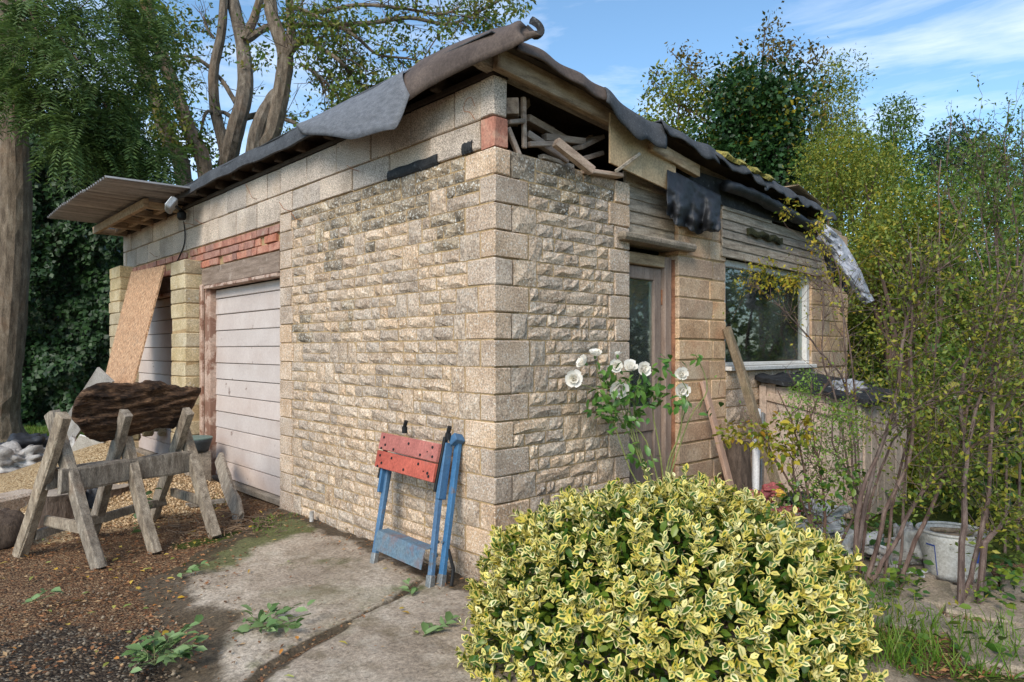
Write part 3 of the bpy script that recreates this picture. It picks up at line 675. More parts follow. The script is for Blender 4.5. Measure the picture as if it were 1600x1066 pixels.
offcut((890, 240), (925, 214), .03, .03, 'thin stick leaning towards the plywood in the roof gap', (.20, .22))
offcut((912, 268), (966, 276), .09, .025, 'pale flat board end resting on the stone wall top', (-.01, -.02))
offcut((793, 200), (812, 246), .03, .03, 'thin lath slanting at the left of the roof gap', (.05, .04))
offcut((792, 192), (816, 190), .06, .025, 'pale level lath crossing the left of the roof gap', (.05, .06))
offcut((792, 238), (806, 248), .03, .03, 'stick end lying on the stone at the left of the roof gap', (.03, .03))
offcut((808, 175), (822, 160), .05, .05, 'stubby block wedged under the fascia timber', (.12, .20))
offcut((845, 245), (893, 262), .05, .03, 'dark batten resting along the stone wall top', (.06, .08), mm=m_greywood)
G().add(*cbox((.62, .78, 2.44), (1.0, .9, .05), None, .005)).build('loft_boards', m_darkwood, garage)
# ================================================================== THINGS ABOUT THE YARD
# --- corrugated canopy at the far end
cn = empty('tin_canopy', (-.4, 5.7, 2.75), 'corrugated tin sheet canopy jutting from the far end of the garage roof', 'canopy')
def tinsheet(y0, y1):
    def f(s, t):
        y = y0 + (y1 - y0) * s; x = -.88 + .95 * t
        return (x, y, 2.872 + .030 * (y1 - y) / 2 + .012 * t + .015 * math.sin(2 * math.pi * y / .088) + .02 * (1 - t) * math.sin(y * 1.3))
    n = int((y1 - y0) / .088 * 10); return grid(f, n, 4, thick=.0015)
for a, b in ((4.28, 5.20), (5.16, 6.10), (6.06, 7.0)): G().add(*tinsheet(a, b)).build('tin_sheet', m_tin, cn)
G().add(*beam((-.36, 4.95, 2.815), (-.36, 7.1, 2.80), .05, .09, wob=.002)).build('canopy_beam', m_oldwood, cn)
G().add(*beam((-.12, 4.9, 2.83), (-.12, 7.2, 2.815), .045, .06, wob=.002)).build('canopy_beam', m_oldwood, cn)
for y in (5.0, 5.5, 6.0, 6.5, 7.08): G().add(*beam((-.38, y, 2.80), (.02, y, 2.80), .05, .075, wob=.002)).build('canopy_bracket', m_oldwood, cn)
# --- floodlight with sensor
fl = empty('floodlight', (-.05, 4.95, 2.70), 'grey security floodlight with sensor under the eaves by the tin canopy', 'floodlight')
A = Matrix.Rotation(R(35), 3, 'Y') @ Matrix.Rotation(R(-20), 3, 'Z'); A = np.array(A.transposed())
c = onx(268, 321, -.30)
G().add(*cbox(c, (.06, .17, .13), A, .012)).build('lamp_housing', m_greymetal, fl)
G().add(*cbox(c + A[0] * -.034, (.008, .145, .105), A, .003)).build('lamp_glass', M('frosted_lamp_glass', [(200, 204, 208), (220, 224, 228)], rough=0.15, bump=0.05, vary=0), fl)
G().add(*beam(c + np.array([.03, 0, 0]), onx(285, 330, -.01), .03, .03)).build('lamp_arm', m_black, fl)
s = onx(284, 338, -.07)
G().add(*tube([s + (0, 0, .05), s + (0, 0, .03), s + (0, 0, -.02), s + (0, 0, -.04)], [.03, .045, .045, .03], 12)).build('sensor', m_black, fl)
o = G().add(*tube(smoothline([onx(287, 346, -.02), onx(289, 365, -.012), onx(287, 385, -.012), onx(276, 410, -.012)], 5), .006, 6)).build('cable', m_black, fl)
# --- folding workbench leaning on the stone wall
m_blue = M('worn_blue_paint', [(38, 88, 128), (56, 112, 154)], scale=6, rough=0.5, bump=0.2, vary=0.06, fine=0.2, patches=[((112, 96, 82), 12, 0.60, 0.66, 0.7), ((60, 100, 120), 4, 0.5, 0.7, 0.3)])
m_bluegrey = M('scuffed_blue_step', [(70, 104, 128), (108, 122, 128)], scale=7, rough=0.6, bump=0.3, vary=0.05, patches=[((140, 88, 60), 6, 0.52, 0.66, 0.6)])
m_red = M('worn_red_board', [(150, 60, 42), (188, 86, 62)], scale=6, rough=0.6, bump=0.25, vary=0.06, fine=0.3, patches=[((100, 70, 66), 5, 0.56, 0.7, 0.5), ((206, 130, 100), 5, 0.60, 0.72, 0.4)])
wk = empty('workbench', (-.2, .6, 0), 'folding workbench with red jaws and blue steel legs leaning on the stone wall', 'workbench')
def lean(y, z, o=0.0): return np.array([-.235 + .205 * z / .80 - o, y, z])      # o: distance in front of the leaning plane
dirx = unit(lean(0, 1) - lean(0, 0)); nrm = unit(np.array([-dirx[2], 0, dirx[0]]))
def bar(nm, y0, z0, y1, z1, o, w_, h_, mm): return G().add(*beam(lean(y0, z0, o), lean(y1, z1, o), w_, h_, nrm, .004, .0006)).build(nm, mm, wk)
bar('leg', .225, .0, .305, .52, .035, .032, .030, m_blue); bar('leg', .198, .0, .290, .79, -.020, .038, .030, m_blue)
bar('leg', .79, .0, .855, .60, .03, .036, .030, m_blue); bar('leg', .86, .12, .90, .60, -.012, .03, .028, m_blue)
for y0, y1, o_ in ((.225, .236, .036), (.198, .207, -.019), (.79, .798, .031)): bar('foot', y0, -.004, y1, .075, o_, .042, .036, m_greymetal)
bar('side_plate', .288, .46, .318, .765, .03, .030, .055, m_blue); bar('side_plate', .845, .42, .865, .62, .05, .02, .05, m_blue)
bar('top_bracket', .268, .765, .30, .80, .0, .06, .07, m_blue)
# step across the front
def step(s, t):
    y = .735 - .475 * s
    return lean(y, .225 - .105 * max(0, t - .3) / .7 - .012 * s, .02 + .075 * min(1, t / .3))
G().add(*grid(step, 8, 8, thick=.004, flip=True)).build('step', m_bluegrey, wk)
# two red jaw boards, their dog holes sunk as dark sockets
for k, (za, zb) in enumerate(((.668, .772), (.560, .664))):
    jb = G().add(*cbox(lean(.612, (za + zb) / 2, .085), (.024, .592, zb - za), np.array([nrm, (0, 1, 0), dirx]), .004, .0008)); V = jb.v[0]
    V[:, 2] += (V[:, 1] - .612) * .03
    jaw = jb.build('jaw_board', m_red, wk)
    for y, q in ((.865, .75), (.835, .35), (.87, .12), (.60, .7 if k == 0 else .3), (.74, .2 if k == 0 else .75), (.47, .25 if k == 0 else .8), (.37, .78 if k == 0 else .45), (.355, .30), (.41, .5)):
        p = lean(y, za + (zb - za) * q, .0985) + np.array([0, 0, (y - .612) * .03]); r_ = .0085 if abs(y - .41) > .01 else .004
        G().add(*tube([p - nrm * .002, p + nrm * .0012], [r_, r_], 10)).build('dog_hole', m_black, jaw)
bar('jaw_rail', .315, .50, .318, .80, .055, .018, .03, m_black); bar('jaw_rail', .885, .50, .885, .76, .055, .018, .03, m_black)
for y in (.74, .312):
    b0 = lean(y, .785, .04); G().add(*tube([b0, b0 + (0, .0, .035), b0 + (0, 0, .04), b0 + (0, -.015, .075)], [.018, .018, .012, .013], 10)).build('crank_handle', m_black, wk)
G().add(*tube([lean(.21, .20, -.03), lean(.17, .10, -.06), lean(.15, .02, -.05)], .010, 8)).build('stay_rod', m_black, wk)
for y, z in ((.26, .235), (.25, .165), (.228, .24), (.30, .745)):
    p = lean(y, z, .052 if y > .3 else .006); G().add(*tube([p, p + nrm * .006], .009, 8)).build('bolt', m_greymetal, wk)
# --- log sawhorse
m_sawwood = M('sawhorse_timber', [(100, 86, 70), (142, 126, 106), (172, 156, 134)], scale=6, stretch=(5, 5, 1.3), rough=0.92, bump=0.7, bscale=45, vary=0.14, fine=0.6, patches=[((66, 54, 42), 5, 0.6, 0.7, 0.6), ((140, 100, 64), 4, 0.58, 0.74, 0.4)])
sh = empty('sawhorse', (-1.21, 2.36, 0), 'weathered grey timber sawhorse of three crossed frames on bare soil', 'sawhorse')
fr = [gnd(145, 890), gnd(235, 865), gnd(330, 840)]; bk = [gnd(40, 865), gnd(150, 835), gnd(245, 810)]
for k in range(3):
    f_, b_ = fr[k], bk[k]; ax = unit(np.array([.76, .23, 0])) * .034
    for p, q, s_ in ((f_, b_, 1), (b_, f_, -1)):
        top = p + (q - p) * .68 + np.array([0, 0, .90 - .02 * k])
        d = unit(top - p); G().add(*beam(p + ax * s_ - d * .01, top + ax * s_, .062 if s_ > 0 else .058, .082, q - p, .006, .0025, cuts=3, bend=.004)).build('leg', m_sawwood, sh)
mid = [(fr[k] + bk[k]) / 2 for k in range(3)]
ra = mid[0] + (mid[0] - mid[2]) * .04 + np.array([0, 0, .50]); rb = mid[2] + (mid[2] - mid[0]) * .04 + np.array([0, 0, .49])
rail_off = unit(fr[0] - bk[0]) * .075
G().add(*beam(ra + rail_off, rb + rail_off, .045, .15, (0, 0, 1), .006, .003, cuts=4, bend=.004)).build('rail', m_sawwood, sh)
G().add(*beam(ra - rail_off, rb - rail_off, .045, .12, (0, 0, 1), .006, .003, cuts=4, bend=.004)).build('rail', m_sawwood, sh)
for k, z in ((0, .22), (2, .22)): G().add(*beam(fr[k] * .78 + bk[k] * .22 + (0.035, .01, z), fr[k] * .22 + bk[k] * .78 + (.035, .01, z), .03, .065, (0, 0, 1), .005, .002)).build('brace', m_sawwood, sh)
G().add(*beam(bk[0] * .85 + fr[0] * .15 + (0, 0, .13), bk[2] * .85 + fr[2] * .15 + (0, 0, .15), .035, .06, (0, 0, 1), .005, .003, cuts=3, bend=.006)).build('brace', m_sawwood, sh)
# --- slab of rotten log lying in the sawhorse
m_bark = M('rotten_bark', [(42, 29, 21), (82, 60, 43), (128, 98, 72)], scale=5, stretch=(1.2, 1.2, 7), rough=1, bump=1.0, bscale=28, dist=0.03, vary=0, fine=0.9, objrnd=False, patches=[((28, 20, 16), 7, 0.50, 0.62, 0.8), ((150, 122, 92), 5, 0.62, 0.74, 0.5)])
OUT = [(118, 625), (135, 606), (165, 598), (205, 599), (235, 594), (265, 600), (285, 603), (312, 604), (310, 622), (300, 640), (280, 652), (274, 672), (255, 668), (230, 674), (195, 682), (160, 690), (138, 684), (125, 668), (112, 650)]
TOPL = [(111, 652), (116, 628), (134, 607), (165, 598), (205, 599), (235, 594), (265, 600), (285, 604), (300, 603), (314, 605)]
BOTL = [(111, 654), (120, 664), (136, 684), (160, 690), (195, 683), (230, 675), (255, 668), (276, 668), (298, 642), (314, 612)]
def slabpt(x, y, o):
    t = (x - 112) / 200; return at(x, y, 4.27 + .80 * t + .03 * (650 - y) / 60 + o)
def slabface(sgn):
    tl_ = smoothline(TOPL, 8); bl_ = smoothline(BOTL, 8)
    def f(s, t):
        i = s * (len(tl_) - 1); k = min(len(tl_) - 2, int(i)); a = tl_[k] + (tl_[k + 1] - tl_[k]) * (i - k); b = bl_[k] + (bl_[k + 1] - bl_[k]) * (i - k); q = a * (1 - t) + b * t
        e = min(1, 9 * min(s, 1 - s, 1e9)) ** .5 * min(1, 5 * min(t, 1 - t)) ** .5; rag = fbm(np.array([[q[0] / 7, t * 2, 9.]]), 1.0, 5)[0] * 3.2 * (abs(t - .5) * 2) ** 3
        nn = fbm(np.array([[q[0] / 30, (q[1] + .16 * q[0]) / 6.5, sgn * 3.]]), 1.0, 2, 4)[0] * .05 - abs(fbm(np.array([[q[0] / 60, (q[1] + .2 * q[0]) / 14, sgn * 5.]]), 1.0, 8)[0]) * .05
        return slabpt(q[0], q[1] + rag, -sgn * (e * .060 + nn * e * .8))
    return f
g = G(); v, f = grid(slabface(1), 70, 30); g.add(v, f, .5); v, f = grid(slabface(-1), 70, 30); g.add(v, [q[::-1] for q in f], .5); V = np.concatenate(g.v); F = g.f
o = G().add(V, F).build('log_slab', m_bark); tag(o, 'dark rotten slab of log with ragged edges cradled in the sawhorse', 'log')
# --- chipboard leaning on the far doorway
m_osb = M('chipboard', [(140, 102, 74), (176, 138, 106), (200, 168, 136)], scale=24, stretch=(2.2, 2.2, .6), rough=0.85, bump=0.5, bscale=40, vary=0, fine=0.9, patches=[((132, 120, 106), 3, 0.6, 0.75, 0.4)])
A4 = [np.array((-.11, 5.16, 2.205)), np.array((-.11, 6.40, 2.235)), np.array((-.84, 5.42, .0)), np.array((-.84, 4.42, .0))]
nn = unit(np.cross(A4[1] - A4[0], A4[3] - A4[0])) * .018
V = A4 + [p + nn for p in A4]
o = G().add(V, [(0, 1, 2, 3), (7, 6, 5, 4), (0, 4, 5, 1), (1, 5, 6, 2), (2, 6, 7, 3), (3, 7, 4, 0)]).build('chipboard_sheet', m_osb); tag(o, 'tall orange-brown chipboard sheet leaning across the far garage door', 'board')
# --- pale sheets and sacks behind the sawhorse
m_greysheet = M('grey_cement_sheet', [(128, 120, 112), (168, 160, 150)], scale=4, rough=0.9, bump=0.3, vary=0.06)
def quad_sheet(name, px, ds, th, label, cat, mm):
    P = [at(x, y, d) for (x, y), d in zip(px, ds)]; nn = unit(np.cross(P[1] - P[0], P[3] - P[0])) * th
    if nn @ FWD < 0: nn = -nn
    V = P + [p + nn for p in P]
    o = G().add(V, [(0, 1, 2, 3), (7, 6, 5, 4), (0, 4, 5, 1), (1, 5, 6, 2), (2, 6, 7, 3), (3, 7, 4, 0)]).build(name, mm); tag(o, label, cat); return o
quad_sheet('cement_sheet', [(152, 574), (176, 596), (92, 722), (58, 722)], [6.9, 6.7, 7.7, 7.95], .02, 'pale grey cement sheet leaning behind the sawhorse, its corner pointing up', 'board', m_greysheet)
quad_sheet('white_sheet', [(124, 680), (162, 690), (145, 737), (98, 722)], [6.3, 6.2, 6.6, 6.7], .012, 'short dirty white sheet tilted between the sawhorse legs', 'board', M('dirty_white_sheet', [(176, 168, 158), (208, 202, 194)], rough=0.8, bump=0.2, vary=0.05))
def crumple(name, c, r, label, cat, mm, n=22, amp=.35, seed=1, sq=.6, parent=None):
    V = []; F = []; m = n * 2
    for i in range(n + 1):
        a = math.pi * i / n
        for j in range(m):
            b = 2 * math.pi * j / m; d = np.array([math.sin(a) * math.cos(b), math.sin(a) * math.sin(b), math.cos(a)])
            V.append(d)
    V = np.array(V); k = 1 + amp * (np.abs(vnoise(V, 2.2, seed)) * 1.4 - .4) + amp * .45 * vnoise(V, 5, seed + 3) - amp * .35 * np.abs(vnoise(V, 9, seed + 5)) + amp * .12 * vnoise(V, 20, seed + 6)
    P = V * k[:, None] * np.array(r); P[:, 2] = np.maximum(P[:, 2], -np.array(r)[2] * sq); P[:, 2] += np.array(r)[2] * sq
    for i in range(n):
        for j in range(m): F.append((i * m + j, (i + 1) * m + j, (i + 1) * m + (j + 1) % m, i * m + (j + 1) % m))
    o = G().add(P + np.array(c), F).build(name, mm, parent, smooth=True)
    if parent is None: tag(o, label, cat)
    return o
m_sack = M('white_woven_sack', [(140, 134, 128), (186, 180, 174)], scale=6, rough=0.7, bump=0.8, bscale=25, dist=.02, vary=0.08)
crumple('rubble_sack', gnd(30, 735), (.30, .22, .16), 'torn white rubble sack lying on soil at the left edge', 'sack', m_sack, seed=4, amp=.6)
crumple('rubble_sack', gnd(-6, 738), (.22, .2, .17), 'white crumpled sack cut by the left edge of the picture', 'sack', m_sack, seed=9, amp=.6)
crumple('black_bag', gnd(42, 722), (.34, .25, .20), 'black plastic bag slumped on the torn white sacks', 'bag', m_plastic, seed=2, amp=.5)
crumple('plaster_sack', gnd(110, 745) , (.16, .14, .24), 'white paper sack standing behind the left sawhorse frame', 'sack', m_sack, seed=12, amp=.4)
# --- tub with dark water standing by the door post
m_tub = M('dark_grey_tub', [(38, 42, 44), (60, 64, 66)], scale=6, rough=0.6, bump=0.3, vary=0.05)
tb = empty('water_tub', (-.28, 4.0, 0), 'dark tub with a pale green lid sitting on a block by the door post', 'tub')
G().add(*cbox((-.20, 3.98, .17), (.22, .22, .34), None, .015, .006)).build('support_block', m_concrete, tb)
def tub(s, t):
    a = 2 * math.pi * s; r_ = .10 + .035 * t; return (-.20 + r_ * math.cos(a) * 1.0, 3.98 + r_ * math.sin(a) * 1.2, .345 + .12 * t)
G().add(*grid(tub, 25, 5, thick=-.008)).build('tub_body', m_tub, tb, smooth=True)
G().add(*tube([(-.20, 3.98, .345), (-.20, 3.98, .352)], [.10, .10], 24)).build('tub_base', m_tub, tb)
v, f = tube([(-.20, 3.98, .462), (-.20, 3.98, .474)], [.14, .142], 28); v[:, 1] = 3.98 + (v[:, 1] - 3.98) * 1.2
G().add(v, f).build('lid', M('pale_green_lid', [(84, 104, 98), (112, 132, 124)], rough=0.5, bump=0.1, vary=0), tb)
m_bark2 = M('stump_bark', [(66, 52, 42), (112, 92, 76)], scale=6, stretch=(6, 6, 1), rough=1, bump=1, bscale=40, dist=.02, vary=.1)
m_sawface = M('weathered_sawn_face', [(132, 116, 98), (168, 150, 130)], scale=5, rough=.9, bump=.5, vary=.1)
# --- lumps under and round the sawhorse
def boulder(name, c, r, label, cat, mm, amp=.18, seed=1, group=None):
    o = crumple(name, c, r, label, cat, mm, n=10, amp=amp, seed=seed, sq=.75)
    if group: o['group'] = group
    return o
def blockstone(name, c, size, rot, label, cat, mm, wob=.006, group=None):
    A = np.array(Matrix.Rotation(rot, 3, 'Z').transposed()); o = G().add(*cbox(np.array(c) + (0, 0, size[2] / 2 - .01), size, A, .02, wob)).build(name, mm); tag(o, label, cat, group); return o
def stump(c, r, h, label, seed=0):
    s_ = empty('tree_stump', c, label, 'stump')
    pts = [np.array(c) + (0, 0, z) for z in (-.02, h * .4, h * .8, h)]
    v, f = tube(pts, [r * 1.1, r, r * .98, r], 18, noise=.04); G().add(v, f).build('bark', m_bark2, s_)
    v, f = tube([np.array(c) + (0, 0, h + .001), np.array(c) + (0, 0, h + .006)], [r * .93, r * .9], 18, noise=.02); G().add(v, f).build('sawn_face', m_sawface, s_)
stump(gnd(95, 815), .16, .22, 'sawn log round standing behind the left sawhorse frame')
stump(gnd(172, 795), .15, .18, 'sawn log round standing under the middle of the sawhorse')
crumple('black_sack', gnd(138, 805), (.10, .10, .16), 'small black plastic sack tucked between the log rounds under the sawhorse', 'sack', m_plastic, seed=21)
blockstone('stone_block', gnd(12, 805), (.42, .22, .17), .5, 'squared pale stone block lying at the left edge', 'stone', m_stone)
boulder('rusty_log', gnd(4, 855), (.15, .12, .14), 'dark brown lump of log on the soil at the left edge', 'log', m_bark2, seed=5)
k = 0
for (px, py) in ((212, 712), (232, 706), (254, 704), (222, 700), (243, 697), (228, 688), (248, 690)):
    p = gnd(px, 722); z = (722 - py) / 1067 * depth(p); pos = ['left end of the bottom row', 'middle of the bottom row', 'right end of the bottom row', 'left of the second row', 'right of the second row', 'left of the top row', 'right of the top row'][k]
    blockstone('walling_stone', (p[0], p[1], .20 + z * .9), (.14, .10, .08), 1.2 + rng.normal(0, .15), 'buff walling stone in the pile beyond the log slab, ' + pos, 'stone', m_pier, .004, 'walling stones piled behind the sawhorse'); k += 1
# --- split plank standing by the garage door
o = G().add(*beam(gnd(375, 815) + (0.0, 0, 0), onx(342, 716, -.10), .13, .03, (-1, 0, .3), .006, .005, cuts=4, bend=.006)).build('split_plank', m_sawwood); tag(o, 'short splintered grey plank propped against the garage door', 'plank')
o = G().add(*beam(gnd(290, 796) + (0, 0, .03), gnd(352, 790) + (0, 0, .04), .06, .035, (0, 0, 1), .005, .003)).build('batten', m_sawwood); tag(o, 'grey batten lying on the ground between sawhorse and garage door', 'batten')
# --- stub pipes along the wall foot
for px, py, h, d_, lb in ((628, 868, .14, .018, 'grey plastic pipe stub standing at the wall foot beside the workbench'), (487, 830, .10, .016, 'short pale pipe stub at the wall foot below the stone panel')):
    p = onx(px - 0, py, -.07); p[2] = 0
    o = G().add(*tube([p - (0, 0, .05), p + (0, 0, h)], d_, 10)).build('pipe_stub', m_sack); tag(o, lb, 'pipe')

# ================================================================== GARDEN SIDE THINGS
o = G().add(*beam((2.415, -.035, 1.47), (2.575, -.46, -.02), .055, .06, (0, -1, 0), .016, .003, cuts=5, bend=.005)).build('leaning_post', M('mossy_post', [(104, 86, 62), (150, 130, 102)], scale=6, stretch=(5, 5, 1.2), rough=.95, bump=.6, bscale=45, vary=0.05, fine=.6, patches=[((96, 98, 62), 4, .5, .7, .5)])); tag(o, 'long weathered timber post leaning against the window corner', 'post')
o = G().add(*beam((2.085, -.025, 1.06), (2.15, -.30, -.01), .07, .03, (0, -1, 0), .006, .002)).build('leaning_plank', M('pinkish_plank', [(150, 118, 98), (184, 150, 128)], scale=5, stretch=(5, 5, 1.2), rough=.85, bump=.3, vary=.05)); tag(o, 'narrow pinkish plank leaning on the pier beside the rose bush', 'plank')
m_pvc = M('white_plastic', [(196, 196, 198), (220, 220, 222)], scale=5, rough=.4, bump=.05, vary=.05, patches=[((130, 124, 112), 5, .6, .75, .4)])
o = G().add(*tube([ony(1183, 640, -.12), ony(1180, 770, -.22)], .030, 12)).build('plastic_pipe', m_pvc); tag(o, 'white plastic downpipe length standing beside the small store cupboard', 'pipe')
o = G().add(*beam(ony(1192, 645, -.10), ony(1188, 775, -.18), .05, .03, (0, -1, 0))).build('metal_strip', m_greymetal); tag(o, 'grey metal channel standing beside the white pipe', 'metal strip')
o = G().add(*tube([ony(1150, 690, -.12), ony(1152, 790, -.18)], [.10, .11], 14, noise=.03)).build('upright_log', m_bark2); tag(o, 'short brown log standing on end at the wall under the window', 'log')
# lean-to cupboard
m_cup = M('beige_boarding', [(176, 150, 128), (200, 176, 156)], scale=3, rough=.8, bump=.2, bscale=40, vary=.06, patches=[((140, 116, 92), 4, .56, .74, .4)])
st = empty('store_cupboard', (3.4, -.4, 0), 'low beige boarded store cupboard with dark felt lean-to roof under the window', 'cupboard')
for k in range(6):
    y1 = -.02 - k * .135; y0 = y1 - .132; zt = 1.03 - (-.02 - (y0 + y1) / 2) * .19
    G().add(*cbox((3.01, (y0 + y1) / 2, zt / 2), (.022, y1 - y0, zt), None, .004, .001)).build('board', m_cup, st)
G().add(*cbox((2.992, -.05, .5), (.03, .06, 1.0), None, .004)).build('corner_post', m_cup, st); G().add(*cbox((2.992, -.80, .44), (.03, .06, .86), None, .004)).build('corner_post', m_cup, st)
G().add(*cbox((2.99, -.425, .845), (.022, .70, .07), np.array([(1, 0, 0), (0, .983, .185), (0, -.185, .983)]), .004)).build('top_rail', m_cup, st)
for k in range(7): G().add(*cbox((3.09 + k * .14, -.83, .43), (.136, .022, .86), None, .004, .001)).build('board', m_cup, st)
def cr_(s, t):
    x = 2.93 + 1.1 * s; y = .0 - .90 * t; return (x, y, 1.055 + y * .19 + .012 * math.sin(x * 17 + y * 11) + .006 * math.sin(y * 31))
G().add(*grid(cr_, 16, 14, thick=.035)).build('felt_roof', m_tar, st)
crumple('plastic_bag', (3.25, -.62, .93), (.13, .12, .08), 'grey plastic bag lying on the cupboard roof', 'bag', m_silver, seed=31)
# --- clutter seen through the window, on a bench
def inside(name, c, r, h, label, cat, col, n=14, prof=None):
    mm = M(name + '_colour', [tuple(int(x * .9) for x in col), col], rough=.45, bump=.05, vary=0); c = np.array(c, float); prof = prof or [(0, .9), (.05, 1), (.6, 1), (.8, .6), (.85, .35), (1, .35)]
    o = G().add(*tube([c + (0, 0, h * a) for a, b in prof], [r * b for a, b in prof], n)).build(name, mm); tag(o, label, cat)
bn = empty('work_counter', (3.3, .55, 0), 'timber counter inside the garage behind the window glass', 'counter')
G().add(*cbox((3.30, .50, 1.13), (1.55, .52, .04), None, .004)).build('counter_top', m_oldwood, bn)
for x in (2.62, 3.98): G().add(*cbox((x, .62, .57), (.06, .06, 1.07), None, .004)).build('leg', m_darkwood, bn)
ye = (214, 168, 20)
o = G().add(*cbox((3.30, .30, 1.255), (.30, .16, .20), None, .03)).build('yellow_toolbox', M('yellow_plastic', [(196, 150, 20), (220, 176, 30)], rough=.4, bump=.05, vary=0)); tag(o, 'yellow plastic tool case on the counter behind the window', 'tool case')
o = G().add(*cbox((3.12, .50, 1.27), (.34, .12, .24), None, .01)).build('wooden_box', m_oldwood); tag(o, 'brown wooden box behind the yellow tool case indoors', 'box')
inside('white_bottle', (3.80, .28, 1.155), .10, .42, 'fat white plastic bottle by the right side of the window', 'bottle', (206, 210, 210))
inside('paint_tin', (2.74, .30, 1.155), .09, .22, 'white paint tin at the left of the window counter', 'tin', (190, 186, 180), prof=[(0, 1), (.9, 1), (.92, 1.05), (1, 1.05)])
inside('teal_bottle', (3.93, .50, 1.155), .07, .34, 'teal bottle behind the fat white bottle indoors', 'bottle', (70, 120, 124))
inside('orange_tin', (3.12, .64, 1.155), .09, .50, 'tall orange canister standing at the back of the counter', 'canister', (176, 92, 40), prof=[(0, 1), (1, 1)])
inside('grey_jug', (2.97, .28, 1.155), .10, .20, 'pale crumpled bag-like jug beside the paint tin indoors', 'jug', (168, 160, 150))
inside('amber_jar', (2.86, .58, 1.155), .10, .22, 'amber jar in shadow at the back left of the counter', 'jar', (150, 96, 40), prof=[(0, 1), (.8, 1), (.9, .7), (1, .7)])
# --- rubbish heap
m_redpl = M('red_plastic', [(150, 40, 36), (180, 62, 54)], scale=4, rough=.35, bump=.2, vary=.05, patches=[((210, 204, 196), 5, .58, .62, .8)])
m_whpl = M('white_film', [(140, 138, 134), (190, 188, 184)], scale=5, rough=.4, bump=.5, bscale=20, dist=.02, vary=.06)
m_yel = M('yellow_film', [(210, 160, 30), (226, 184, 50)], rough=.4, bump=.2, vary=.05)
m_green = M('green_plastic', [(60, 130, 90), (96, 160, 120)], rough=.4, bump=.2, vary=.05)
def pos(px, py, d): p = at(px, py, d); return p
def lump(name, px, py, d, r, label, cat, mm, seed, amp=.5):
    p = at(px, py, d); p[2] = max(p[2] - r[2], 0.0); crumple(name, p, r, label, cat, mm, seed=seed, amp=amp, sq=.8)
lump('red_bag', 1180, 780, 4.6, (.11, .09, .07), 'red and white plastic bag at the left end of the rubbish heap', 'bag', m_redpl, 41)
lump('red_packet', 1207, 764, 4.75, (.12, .06, .045), 'bright red packet on top of the rubbish heap below the cupboard', 'packet', m_redpl, 42, .35)
lump('red_wrapper', 1222, 800, 4.5, (.08, .09, .04), 'red wrapper in front of the rusty drum in the heap', 'wrapper', m_redpl, 43, .6)
lump('red_cloth', 1255, 795, 4.6, (.10, .08, .05), 'faded red rag behind the shrub stems in the heap', 'rag', m_redpl, 44, .6)
lump('black_bag', 1250, 778, 4.7, (.09, .08, .05), 'small black bag lying on the red rag in the heap', 'bag', m_plastic, 45, .5)
lump('yellow_packet', 1217, 770, 4.68, (.03, .04, .03), 'small yellow packet beside the red packet', 'packet', m_yel, 46, .3)
lump('white_bag', 1290, 800, 4.5, (.16, .12, .07), 'dirty white plastic bag behind the shrub stems', 'bag', m_whpl, 47, .7)
lump('white_sheet', 1335, 850, 4.2, (.16, .11, .07), 'crumpled white plastic film on the ground left of the tub', 'film', m_whpl, 48, .8)
lump('green_tray', 1352, 848, 4.3, (.15, .10, .05), 'green plastic tray under the white film', 'tray', m_green, 49, .5)
lump('grey_bag', 1418, 845, 4.05, (.10, .09, .13), 'grey white plastic bag slumped against the white tub', 'bag', m_whpl, 50, .5)
lump('white_rag', 1395, 868, 4.0, (.09, .08, .07), 'white rag beside the grey bag near the tub', 'rag', m_sack, 51, .8)
p = at(1172, 806, 4.45); p[2] = .09
dm = empty('motor_drum', p, 'rusty motor drum with pale grey end cap lying by the bush', 'motor')
d = unit(np.array([.80, -.6, 0])); G().add(*tube([p - d * .13, p - d * .12, p + d * .05], [.075, .085, .085], 18)).build('drum', m_rust, dm); G().add(*tube([p + d * .051, p + d * .10, p + d * .13], [.088, .085, .06], 18)).build('end_cap', m_sack, dm)
for k in range(4): q = p + d * .09 + np.array([0, 0, .0]) + np.array([-.04, -.05, 0]) * .9 + np.array([0, 0, .02 * (k - 1.5)]); G().add(*cbox(q + np.array([-.012, -.018, 0]), (.04, .006, .009), np.array([d, np.cross((0, 0, 1), d), (0, 0, 1)]), .002)).build('vent_slot', m_black, dm)
p = gnd(1258, 868); cb = empty('cool_box', p, 'pale grey lidded plastic box lying behind the variegated bush', 'box'); A = np.array(Matrix.Rotation(R(-25), 3, 'Z').transposed())
G().add(*cbox(p + (0, 0, .08), (.36, .24, .16), A, .02)).build('box_body', m_greymetal, cb); G().add(*cbox(p + (0, 0, .176), (.38, .26, .03), A, .012)).build('lid', m_whpl, cb)
for sgn in (-.1, .1): G().add(*cbox(p + A[0] * sgn + np.array([0, 0, .196]), (.05, .03, .012), A, .003)).build('clip', m_black, cb)
o = G().add(*tube([at(1330, 838, 4.3), at(1395, 862, 4.05)], .014, 8)).build('white_tube', m_pvc); tag(o, 'white plastic tube lying across the green tray', 'tube')
o = G().add(*beam(at(1268, 790, 4.7), at(1322, 836, 4.35), .04, .02)).build('white_profile', m_pvc); tag(o, 'white window profile lying across the rubbish heap', 'profile')
c = gnd(1428, 900) + (0, 0, .02)
tp = empty('pipe_fitting', c, 'white plastic pipe tee lying on the paving before the tub', 'pipe fitting')
